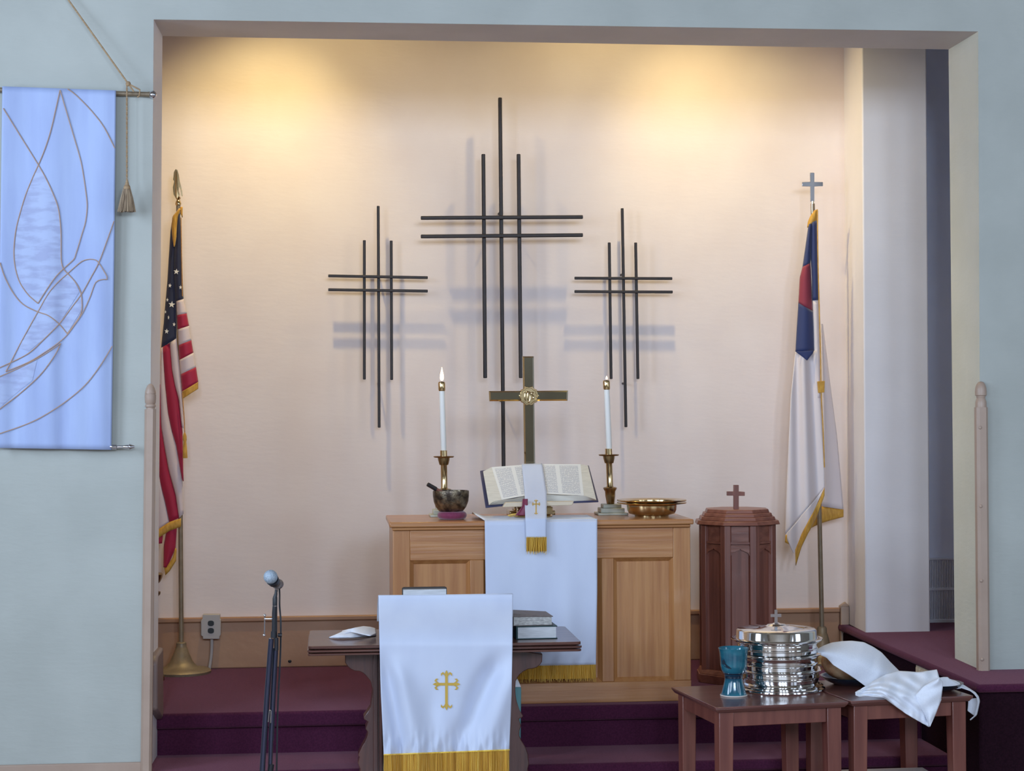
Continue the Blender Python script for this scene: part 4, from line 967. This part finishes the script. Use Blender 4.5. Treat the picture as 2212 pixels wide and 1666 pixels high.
patch(mb, [(1718.5, 760), (1731, 769), (1743, 778)], [(1758.5, 757), (1755, 764), (1743.5, 778)], 0, YG2 - .046, .004, 8, 8)
def wY(x, y):
    t = (y - 760) / 460
    return YG2 - .012 - .02 * math.sin(PI * max(0, min(1, (x - 1700) / 75))) - .014 * math.sin((x - 1700 + t * 6) / (14 + 8 * t) * 2 * PI * .5)
sheet(mb, [(1718.5, 758), (1708, 860), (1704, 944), (1698, 1090), (1696, 1156)], [(1772, 757), (1775, 860), (1778, 944), (1781, 1000), (1781, 1054)], 44, 30, lambda x, y, u, v: wY(x, y), 2)
# lower triangle down to the fringe
sheet(mb, [(1696, 1156), (1714, 1196), (1718, 1190)], [(1781, 1054), (1750, 1120), (1718.5, 1189)], 16, 30, lambda x, y, u, v: wY(x, y), 2)
sheet(mb, [(1781, 1053), (1770, 1080), (1757, 1106), (1744, 1130), (1732, 1153), (1718, 1188)], [(1781, 1070), (1772, 1095), (1766, 1112), (1752, 1140), (1732, 1180), (1719, 1222)], 24, 4, lambda x, y, u, v: wY(x, y) - .004, 3)
patch(mb, [(1697, 1155), (1695.5, 1172)], [(1711, 1160), (1710, 1179)], 3, YG2 - .02, .004, 4, 4)
# piece behind the pole on the right
YR = 9.86
patch(mb, [(1774, 700), (1774, 860), (1774, 1000), (1773, 1094)], [(1777, 700), (1793, 830), (1808, 944), (1822, 1101)], 2, YR, .02, 30, 10)
patch(mb, [(1752, 1110), (1772, 1094), (1795, 1096), (1822, 1101)], [(1749, 1142), (1772, 1131), (1795, 1124), (1822, 1117)], 3, YR - .006, .006, 14, 6)
part('flag_cloth', mb, ['christian_blue', 'christian_red', 'christian_white', 'dull_gold_fringe'], cf_, 'blue canton with red cross on white folds', solid=.004)
mb = MB(); mb.tube(smooth_poly([W(1766, 455, YG2 - .03), W(1767, 560, YG2 - .045), W(1772, 750, YG2 - .05), W(1774, 850, YG2 - .05), W(1778, 930, YG2 - .05), W(1781, 1010, YG2 - .04)], 6), .003, 6)
part('cord', mb, 'dull_gold_fringe', cf_, 'gold cord')
mb = MB(); mb.prism_px([(1766, 824), (1782, 823), (1781, 848), (1768, 849)], YG2 - .056, .01); part('cord_knot', mb, 'dull_gold_fringe', cf_, bevel=.002)

# brass stand peeping out behind the left jamb
mb = MB(); YBS = 9.6; s = PX(YBS); cx_ = W(331, 1300, YBS).x
def zq(y): return W(335, y, YBS).z
mb.lathe(cx_, YBS, [(.055, ZP), (.055, ZP + .02), (.02, ZP + .05), (.014, zq(1298)), (7 * s, zq(1293)), (15 * s, zq(1284)), (16 * s, zq(1279)), (8 * s, zq(1276)), (.014, zq(1270)), (8 * s, zq(1264)), (15 * s, zq(1257)), (20 * s, zq(1247)), (21 * s, zq(1241)), (18 * s, zq(1238)), (5 * s, zq(1238))], 30)
single('brass_stand', mb, 'dark_brass', 'dark brass floor stand almost hidden behind the left jamb below the flag', 'stand')

# outlet
YO_ = YB - .034
ol = thing('power_outlet', 'grey double power outlet box on the alcove baseboard', 'outlet', tuple(W(456, 1385, YO_)))
mb = MB(); pl = [(438, 1381), (438, 1376), (434, 1373), (434, 1341), (437, 1338), (438, 1328), (475, 1328), (475, 1338), (477, 1340), (477, 1372), (474, 1376), (474, 1381)]
mb.prism_px(pl, YO_ - .05, .05); part('box', mb, 'outlet_plate', ol, bevel=.003)
for y in (1347, 1363):
    mb = MB(); q = []
    for k in range(16):
        a = 2 * PI * k / 16; q.append((455.5 + max(-6.6, min(6.6, 8 * math.cos(a))), y + 6 * math.sin(a)))
    mb.prism_px(q, YO_ - .053, .006); part('receptacle', mb, 'outlet_face', ol, 'black socket face')
mb = MB(); e = W(452, 1436, YO_ - .02); e.z = ZP + .0; mb.tube(smooth_poly([W(457.5, 1380, YO_ - .02), W(457.5, 1400, YO_ - .02), W(456, 1420, YO_ - .02), e], 5), .0085, 12); part('conduit', mb, 'outlet_plate', ol)

# vent in the passage
YV = YB - .03
vt = thing('wall_vent', 'grey slatted wall grille low in the dark passage', 'vent', tuple(W(2050, 1345, YV)))
mb = MB()
def fr2(x0, y0, x1, y1): 
    a, b = W(x0, y1, YV), W(x1, y0, YV); mb.box(a.x, b.x, YV, YB, a.z, b.z)
fr2(1990, 1205, 2110, 1211); fr2(1990, 1269, 2110, 1277); fr2(1990, 1337, 2110, 1347); fr2(1990, 1205, 1998, 1347); fr2(2100, 1205, 2110, 1347); part('frame', mb, 'vent_white', vt, bevel=.003)
mb = MB(); a, b = W(1995, 1340, YB - .006), W(2105, 1208, YB - .006); mb.box(a.x, b.x, YB - .006, YB, a.z, b.z); part('backing', mb, 'vent_dark', vt)
mb = MB()
for k in range(29):
    x = 1999 + k * 3.6; a, b = W(x, 1338, YV + .008), W(x + 1.6, 1208, YV + .008); mb.box(a.x, b.x, YV + .006, YB - .004, a.z, b.z)
part('slats', mb, 'vent_white', vt, kind='stuff')

# ------------------------------------------------------------------ banner, rods, cord
YH = YF - .045
bn = thing('dove_banner', 'pale blue hanging banner with an outlined dove on the left wall', 'banner', tuple(W(120, 970, YH)))
def bnY(x, y): return YH - .006 * math.sin((x + 20) / 250 * 2 * PI * 2.2 + y * .002) - .004 * math.sin(x / 250 * 2 * PI * 4.7 + 1) * sstep(300, 900, y)
mb = MB(); sheet(mb, [(5, 186.5), (0, 560), (-7, 968)], [(250.5, 195.5), (247, 560), (240.5, 972)], 60, 60, lambda x, y, u, v: bnY(x, y))
cloth = part('banner_cloth', mb, 'banner_cloth', bn, solid=.003)
def motif(A, B, n=24, m=12, dy=.0035):
    sheet(mo, A, B, n, m, lambda x, y, u, v: bnY(x, y) - dy)
mo = MB()
motif([(82.8, 356.5), (70, 385), (54, 425), (38, 480), (30, 547), (33, 577), (42, 609), (59, 635), (82, 655)], [(83, 357), (101, 389), (115, 419), (126, 450), (131, 500), (132, 555), (137, 581), (121, 598), (83, 655)], 40, 16)
motif([(146, 591), (124, 611), (104, 635), (82, 673)], [(147, 592), (160, 606), (172, 630), (127.7, 700)], 24, 12)
motif([(175, 637), (152, 668), (128, 700)], [(176.5, 640), (177, 668), (145, 721)], 20, 8)
motif([(82, 673), (60, 716), (40, 752)], [(127, 700), (100, 728), (62, 759)], 16, 8, .003)
motif([(0, 815), (30, 801), (80, 778)], [(0, 880), (20, 862), (70, 822)], 16, 8, .003)
part('dove_motif', mo, 'banner_motif', bn, 'silvery marbled wing and body fill', kind=None)
LN = [
 [(7, 234), (36, 281), (82.8, 356.5), (101, 389), (115, 419.5), (126, 450), (131, 490), (132, 522), (132, 555), (133.6, 571), (137, 581), (146, 591), (160, 606), (170, 621), (175.6, 638), (177.3, 661), (175, 677), (166, 693), (144.5, 722)],
 [(129.7, 194.4), (122.5, 227), (110, 281), (97, 322), (82.8, 356.5), (70, 385), (54, 425), (38, 480), (32, 513.6), (30, 547), (32.8, 577.5), (42, 609), (58.8, 634.6), (70.6, 646), (82, 655.6)],
 [(82, 655.6), (104, 621), (121, 597.6), (137, 581), (158, 562), (161, 558)], [(161, 558), (169.7, 530), (178, 502), (184.5, 480), (188, 450), (187, 428), (180, 378), (173, 342), (156.7, 286), (144, 243), (129.7, 194.4)],
 [(146, 192), (160, 202), (182, 223), (203.5, 246.6), (225, 275.4), (248, 320)],
 [(246, 478), (232, 518), (213.4, 567.4), (195, 602), (176.5, 634.6), (152, 668), (127.7, 700), (94, 734), (70, 757), (51.5, 769.6), (20, 785), (-2, 795)],
 [(12.5, 803), (23.4, 782), (45, 740), (82, 673), (104, 634.6), (124, 611), (146, 591), (161, 577.5), (178, 564), (195, 560), (206.7, 562), (213.4, 568), (223.5, 584), (231, 597), (231, 604)],
 [(231, 604), (220, 604), (207.6, 609), (201.7, 621), (193, 645), (178, 676.6), (161, 702), (144.5, 724), (124.4, 742), (93.6, 763), (62.4, 782), (12.5, 803)],
 [(0, 567.4), (10, 597.6), (28.6, 633), (50.4, 658), (82, 674), (104, 681.7), (127.7, 700), (144.5, 720)],
 [(131, 742), (100, 763), (67, 782), (39, 796), (-3, 815)], [(131, 742), (123, 760), (107.7, 783.7), (87, 810), (59, 836.7), (31, 860), (-5, 887)],
 [(242.6, 747.8), (218, 788), (187, 829), (150, 861.7), (109, 890), (62, 914.8), (-6, 939)]]
mb = MB()
for L in LN:
    P_ = resample(smooth_poly([(x, y) for x, y in L], 5), max(10, int(len(L) * 4)))
    mb.tube([W(p.x, p.y, bnY(p.x, p.y) - .0045) for p in P_], .0023, 5)
part('dove_outline', mb, 'stitched_line', bn, 'bronze outline of a dove and arcs')
mb = MB(); a, b = W(-60, 192.5, YH + .026), W(322, 204, YH + .026); mb.tube([a, b], .0105, 14); mb.tube([W(320, 204, YH + .026), W(325, 204, YH + .026)], .0115, 14); part('top_rod', mb, 'antique_brass', bn, 'bronze rod')
mb = MB(); mb.sphere(W(330, 204.5, YH + .026), .0165, 18, 12); part('ball_finial', mb, 'chrome', bn, 'silver ball end')
mb = MB(); mb.tube([W(-60, 960, YH + .024), W(230, 964, YH + .024), W(244, 966, YH), W(270, 965.5, YH)], .006, 12); mb.tube([W(242, 966, YH), W(252, 966, YH)], .0105, 12)
mb.tube([W(266, 965.5, YH), W(274, 965.5, YH), W(279, 965.5, YH), W(280, 965.5, YH), W(291, 965, YH)], [.006, .009, .0095, .014, .004], 14); part('bottom_rod', mb, 'chrome', bn, 'silver rod with pointed finial')
mb = MB()
kn = W(277, 181, YH - .02)
mb.tube([W(126, -30, YH + .02), W(150, 3, YH + .01), kn], .0038, 8)
mb.sphere(kn, .011, 12, 8); mb.tube([kn, W(302, 194, YH - .018), W(301, 207, YH - .018), W(297, 210, YH - .015)], .0036, 8); mb.tube([kn, W(289, 198, YH - .02)], .0036, 8)
n = 60
for ph in (0, PI):
    mb.tube([W(274, 183 + 207 * i / n, YH - .022) + Vector((.0022 * math.cos(ph + i * 1.05), .0022 * math.sin(ph + i * 1.05), 0)) for i in range(n + 1)], .0022, 6)
part('hanging_cord', mb, 'cord', bn, 'twisted tan cord')
mb = MB(); px_lathe(mb, 273.5, 460, 274.5, 386, [(409, 6.8), (406, 7.2), (402, 6.8), (399, 4), (396, 3.8), (388, 1.6)], YH - .03, 20)
tc = part('tassel_head', mb, 'cord', bn)
mb = MB(); c0 = W(274, 404, YH - .03); s = PX(YH)
for k in range(120):
    a = random.uniform(0, 2 * PI); q = math.sqrt(random.random()); r0 = 6.6 * s * q; r1 = 19 * s * q
    z0, z1 = c0.z - .004, W(274, 459 + random.uniform(-2, 1.5), YH).z
    d = Vector((math.cos(a), .7 * math.sin(a), 0))
    mb.tube([Vector((c0.x, c0.y, z0)) + d * r0, Vector((c0.x, c0.y, (z0 + z1) / 2 + .01)) + d * (r0 * .42 + r1 * .5), Vector((c0.x - .001, c0.y, z1)) + d * r1], .0021, 5)
part('tassel_strands', mb, 'tassel_thread', bn, kind='stuff')

# ------------------------------------------------------------------ small tables
ZD = .55
def small_table(fl_, fr_, label, rz=None):
    a, b = WZ(*fl_, ZD), WZ(*fr_, ZD); d = b - a; rz = math.atan2(d.y, d.x) if rz is None else rz; w = math.hypot(d.x, d.y); dep = .56
    t = thing('side_table', label, 'table', (a.x, a.y, 0), rz, 'small reddish wooden tables')
    mb = MB(); mb.hexa([(.012, .012, ZD - .024), (w - .012, .012, ZD - .024), (w - .012, dep - .012, ZD - .024), (.012, dep - .012, ZD - .024), (0, 0, ZD - .008), (w, 0, ZD - .008), (w, dep, ZD - .008), (0, dep, ZD - .008)])
    mb.box(0, w, 0, dep, ZD - .008, ZD); part('tabletop', mb, 'cherry_top', t, bevel=.002, local=True)
    i0, i1, lw = .022, .022, .062
    for x0, y0 in ((i0, i1), (w - i0 - lw, i1), (i0, dep - i1 - lw), (w - i0 - lw, dep - i1 - lw)):
        sx = 1 if x0 < w / 2 else -1; mb = MB(); e = .008
        mb.hexa([(x0 + (e if sx < 0 else 0), y0, 0), (x0 + lw - (e if sx > 0 else 0), y0, 0), (x0 + lw - (e if sx > 0 else 0), y0 + lw - e, 0), (x0 + (e if sx < 0 else 0), y0 + lw - e, 0), (x0, y0, ZD - .024), (x0 + lw, y0, ZD - .024), (x0 + lw, y0 + lw, ZD - .024), (x0, y0 + lw, ZD - .024)])
        part('leg', mb, 'cherry', t, bevel=.003, local=True)
    for q in ((i0 + lw, w - i0 - lw, i1 + .008, i1 + .03), (i0 + lw, w - i0 - lw, dep - i1 - .03, dep - i1 - .008), (i0 + .008, i0 + .03, i1 + lw, dep - i1 - lw), (w - i0 - .03, w - i0 - .008, i1 + lw, dep - i1 - lw)):
        mb = MB(); mb.box(q[0], q[1], q[2], q[3], ZD - .084, ZD - .024); part('apron', mb, 'cherry', t, bevel=.002, local=True)
    return t
small_table((1546, 1529), (1830, 1515), 'small reddish-brown wooden table under the silver tray stack and blue chalice', math.radians(8.0))
small_table((1838, 1515), (2092, 1500), 'small reddish-brown wooden table under the bread bowl and white napkins', math.radians(8.0))

# communion trays
YY = WZ(1685, 1488, ZD).y; s = PX(YY); cxs = W(1685, 1488, YY).x
def zc(y): return ZD + (1488 - y) * s
GT = 'silver communion tray stack'
mb = MB(); mb.lathe(cxs, YY, [(.3 * s, ZD), (97 * s, ZD), (98.5 * s, ZD + .004), (98 * s, ZD + .009), (93 * s, ZD + .014), (92 * s, ZD + .017), (94 * s, ZD + .02), (91 * s, zc(1476)), (86 * s, zc(1474)), (84 * s, zc(1470)), (.3 * s, zc(1470))], 72)
single('tray_stand', mb, 'silver', 'flared silver base at the bottom of the communion tray stack', 'tray', GT)
def tray(y0, y1, label, cxs):   # y0 bottom, y1 top (rim)
    z0, z1 = zc(y0), zc(y1); h = z1 - z0
    mb = MB(); mb.lathe(cxs, YY, [(.3 * s, z0), (84 * s, z0), (86 * s, z0 + h * .06), (86.5 * s, z0 + h * .3), (88.5 * s, z0 + h * .36), (88.5 * s, z0 + h * .42), (86.5 * s, z0 + h * .48), (86.5 * s, z0 + h * .72), (88 * s, z0 + h * .78), (88 * s, z0 + h * .84), (93 * s, z0 + h * .9), (95 * s, z0 + h * .96), (93 * s, z0 + h), (84 * s, z0 + h), (.3 * s, z0 + h)], 72)
    single('communion_tray', mb, 'silver', label, 'tray', GT)
tray(1470, 1442, 'lowest silver communion tray, just above the flared base', cxs - 2 * s)
tray(1442, 1408, 'middle silver communion tray between two others in the stack', cxs - 4 * s)
tray(1408, 1380, 'topmost silver communion tray, directly under the crossed lid', cxs - 6 * s)
cxs -= 7.5 * s
lid = thing('tray_cover', 'silver domed tray cover topped with a small cross, crowning the tray stack', 'cover', (cxs, YY, zc(1380)), 0, GT)
mb = MB(); z0, zt_ = zc(1380), zc(1357)
mb.lathe(cxs, YY, [(.3 * s, z0), (96 * s, z0), (100 * s, z0 + .004), (100.5 * s, z0 + .008), (97 * s, z0 + .010), (89 * s, z0 + .009), (88 * s, z0 + .012), (87.5 * s, zt_ - .004), (86 * s, zt_), (84 * s, zt_ + .003), (60 * s, zt_ + .009), (30 * s, zt_ + .015), (22 * s, zt_ + .017), (20 * s, zt_ + .021), (10 * s, zt_ + .024), (6 * s, zt_ + .027), (.3 * s, zt_ + .028)], 72)
part('dome', mb, 'silver', lid)
mb = MB(); zk = zt_ + .026; q = s
def rc(x0, x1, z0, z1): mb.box(cxs + x0 * q - 3 * q, cxs + x1 * q - 3 * q, YY - .004, YY + .004, z0, z1)
cy0 = zk
pl = [(-3.5, 0), (-3.2, 13), (-12, 13), (-12, 19.5), (-3.2, 19.5), (-3.2, 29), (3.2, 29), (3.2, 19.5), (12, 19.5), (12, 13), (3.2, 13), (3.5, 0)]
mb.prism([(cxs - 1 * q + x * q, YY - .004, zk + z * q) for x, z in pl], [(cxs - 1 * q + x * q, YY + .004, zk + z * q) for x, z in pl])
part('cross', mb, 'chrome', lid, 'small pale silver cross')

# chalice
YQ = WZ(1585, 1503, ZD).y; s = PX(YQ); cq = W(1585, 1503, YQ).x
def zc2(y): return ZD + (1503 - y) * s
ch = thing('pottery_chalice', 'blue-green glazed pottery chalice beside the silver tray stack', 'chalice', (cq, YQ, ZD))
mb = MB()
P_ = [(1500.5, 29), (1497, 27), (1488, 24.5), (1474, 21), (1464, 19.3), (1459, 19.6), (1453, 23), (1446, 27), (1436, 29), (1418, 30), (1408, 31), (1402, 32.5), (1399, 33.5), (1398, 32.8), (1401, 31), (1410, 28.5), (1432, 27), (1444, 22), (1449, 10), (1449.5, .3)]
mb.lathe(cq, YQ, [(r * s, zc2(y)) for y, r in P_], 48, close=False)
part('cup', mb, 'teal_glaze', ch)
mb = MB(); mb.lathe(cq, YQ, [(.3 * s, ZD), (29 * s, ZD), (30 * s, ZD + .002), (29.6 * s, zc2(1500)), (28.5 * s, zc2(1499.8))], 48, close=False); part('foot', mb, 'raw_clay', ch, 'unglazed pale foot ring')
# darker glaze run on the bowl
mb = MB()
dr = [(1557, 1424), (1560, 1421), (1563, 1430), (1567, 1434), (1571, 1437), (1574, 1440), (1568, 1440), (1561, 1437), (1557, 1431)]
def onbowl(x, y):
    rr = 30.2 if y < 1430 else 29.8; dx = (x - 1585) / rr; dx = max(-.98, min(.98, dx))
    return Vector((cq + dx * rr * s, YQ - math.sqrt(1 - dx * dx) * rr * s - .001, zc2(y)))
pts = [onbowl(x, y) for x, y in dr]; mb.prism(pts, [p + Vector((.001, .002, 0)) for p in pts]); part('glaze_run', mb, 'dark_glaze', ch, 'dark drip of glaze')
mb = MB()
for k in range(24):
    pass
mb.lathe(cq, YQ, [(19.7 * s, zc2(1464)), (20.2 * s, zc2(1461)), (20.6 * s, zc2(1457)), (23.8 * s, zc2(1452.5)), (23.6 * s, zc2(1452))], 48, close=False); part('waist_band', mb, 'dark_glaze', ch, 'dark glaze pooled at the waist')

# bread bowl, loaf, napkins
def bowl(cx, cyb, rpx, hpx, label, z=ZD):
    Yb_ = WZ(cx, cyb, z).y; s = PX(Yb_); c = W(cx, cyb, Yb_).x; r = rpx * s; h = hpx * s
    mb = MB(); mb.lathe(c, Yb_, [(.001, z), (r * .55, z), (r * .6, z + h * .08), (r * .86, z + h * .5), (r * .98, z + h * .92), (r, z + h), (r * .97, z + h), (r * .92, z + h * .85), (r * .75, z + h * .4), (r * .4, z + h * .22), (.001, z + h * .2)], 40)
    single('serving_bowl', mb, 'dark_glaze_bowl', label, 'bowl'); return c, Yb_, s
bc, bY_, bs = bowl(1841, 1478, 70, 19, 'dark blue glazed bowl holding the bread loaf')
mb = MB(); mb.sphere((bc - .018, bY_ + .005, ZD + .094), .113, 28, 16, sc=(1.0, .9, .70))
single('bread_loaf', mb, 'bread', 'round crusty bread loaf half covered by a white napkin', 'bread')
# napkin over the loaf: draped sheet
n1 = MB()
A = [(1762, 1405), (1778, 1396), (1796, 1389), (1818, 1386), (1840, 1385), (1866, 1388), (1886, 1398), (1904, 1410), (1922, 1430), (1944, 1452)]
B = [(1770, 1414), (1786, 1421), (1800, 1437), (1811, 1444), (1821, 1450), (1834, 1458), (1849, 1468), (1860, 1476), (1871, 1484), (1930, 1470)]
def n1Y(x, y, u, v):
    return bY_ - .03 - .125 * math.sin(PI / 2 * min(1, u * 1.6)) * (1 - .3 * (1 - v) ** 3) + .006 * math.sin(v * 16 + u * 5) * u + .05 * sstep(.75, 1, v)
sheet(n1, A, B, 60, 24, n1Y)
n1o = single('linen_napkin', n1, 'white_linen', 'smooth white napkin draped over the bread loaf', 'napkin', solid=.003, sub=1)
b2c, b2Y, b2s = bowl(2020, 1491, 62, 17, 'dark glazed bowl under the crumpled white napkin at the table right end')
n2 = MB()
A = [(1848, 1496), (1858, 1490), (1870, 1483), (1890, 1470), (1914, 1457), (1941, 1450), (1962, 1451), (1983, 1453), (2004, 1450), (2024, 1447), (2028, 1464)]
B = [(1848, 1502), (1856, 1505), (1870, 1504), (1890, 1505), (1910, 1508), (1932, 1524), (1955, 1541), (1980, 1556), (2007, 1571), (2021, 1540), (2033, 1512)]
def YEx(x): return WZ(x, 1514 - (x - 1838) * .055, ZD).y - .03
def n2Y(x, y, u, v):
    e = YEx(x); t = max(0, min(1, (1505 - y) / 58)); hem = sstep(1525, 1560, y)
    w = .005 * math.sin(v * 37 + u * 9) + .004 * math.sin(u * 26 - v * 19) + .004 * math.sin((x - y) * .16)
    return e + (7.70 - e) * t ** 1.2 - .012 - .02 * math.exp(-((x - 1925 + (y - 1475) * .9) / 26) ** 2) * sstep(1455, 1480, y) + w + .004 * hem * math.sin(x * .5)
YE = YEx(1990)
sheet(n2, A, B, 90, 40, n2Y)
nap = thing('linen_napkin', 'crumpled white napkin with a corner hanging over the right table edge', 'napkin', tuple(W(1930, 1507, YE)))
part('drape', n2, 'white_linen', nap, solid=.003)
mb = MB(); sheet(mb, [(2028, 1464), (2010, 1474), (1995, 1483), (1983, 1496), (1977, 1502), (1983, 1520), (1998, 1545), (2008, 1570)], [(2029, 1464), (2033, 1471), (2037, 1474), (2036, 1485), (2034, 1500), (2032, 1514), (2022, 1540), (2009, 1570)], 30, 14, lambda x, y, u, v: YEx(x) - .045 + .03 * (1 - u) * sstep(0, .3, v) - .016 * math.sin(PI * u) + .004 * math.sin(v * 17 + u * 6))
part('turned_flap', mb, 'white_linen', nap, solid=.003)
cv = thing('linen_cloth', 'thin white cloth over the right bowl trailing off the table end', 'cloth', tuple(W(2060, 1480, b2Y)))
mb = MB(); sheet(mb, [(2026, 1465), (2038, 1463), (2047, 1463), (2052, 1468), (2060, 1472), (2070, 1478), (2076, 1487)], [(2030, 1492), (2036, 1491), (2044, 1490), (2052, 1489.5), (2060, 1489), (2068, 1488), (2076, 1487)], 20, 10, lambda x, y, u, v: b2Y - .02 - .04 * u)
part('bowl_cover', mb, 'white_linen', cv, solid=.002)
mb = MB(); sheet(mb, [(2051, 1467), (2064, 1471), (2080, 1479), (2096, 1489), (2107, 1496), (2114, 1505), (2116.5, 1515), (2113, 1532), (2110, 1545), (2096, 1557)], [(2070, 1480), (2075, 1486), (2084, 1489), (2096, 1493), (2104, 1499), (2110, 1507), (2113, 1516), (2110, 1532), (2106, 1546), (2095, 1555)], 40, 6, lambda x, y, u, v: b2Y - .03 + .03 * (1 - u))
sheet(mb, [(2092, 1510), (2091, 1525), (2090, 1536)], [(2114, 1508), (2112, 1530), (2106, 1548)], 14, 10, lambda x, y, u, v: b2Y + .03)
part('trailing_edge', mb, 'white_linen', cv, solid=.002)

# beige plate on the riser of the side platform
zt_ = ZS - .07
pa = W(1982, 1434, 1).x
def on_riser(px, X):   # point on plane x = X along the ray through (px, 1440)
    d = ROT @ Vector(((px - CX) / FPX, -(1440 - CY) / FPX, -1.0)); return d.y / d.x * X
xr = XS + .02
ya, yb = on_riser(2013, xr), on_riser(1982, xr)
pt = thing('riser_vent', 'small beige louvred plate on the dark side of the right platform', 'vent', (xr, (ya + yb) / 2, ZS - .22))
mb = MB(); mb.box(xr - .008, xr, ya, yb, ZS - .2, ZS - .038); part('plate', mb, 'pale_wood', pt, bevel=.002)
mb = MB()
for k in range(6):
    y = ya + (yb - ya) * (k + .5) / 6; mb.box(xr - .013, xr - .006, y - .008, y + .006, ZS - .19, ZS - .046)
part('louvres', mb, 'pale_wood', pt, kind='stuff')
# pale board low under the right table
a = W(1800, 1664, 7.98); b = W(1996, 1658.5, 7.98)
mb = MB(); mb.hexa([(a.x, 7.78, 0), (b.x - .02, 7.78, 0), (b.x - .02, 7.99, 0), (a.x, 7.99, 0), (a.x, 7.78, a.z), (b.x, 7.78, b.z), (b.x, 7.99, b.z), (a.x, 7.99, a.z)])
single('cardboard_box', mb, 'pale_board', 'low pale box on the floor beneath the right small table', 'box', bevel=.006)
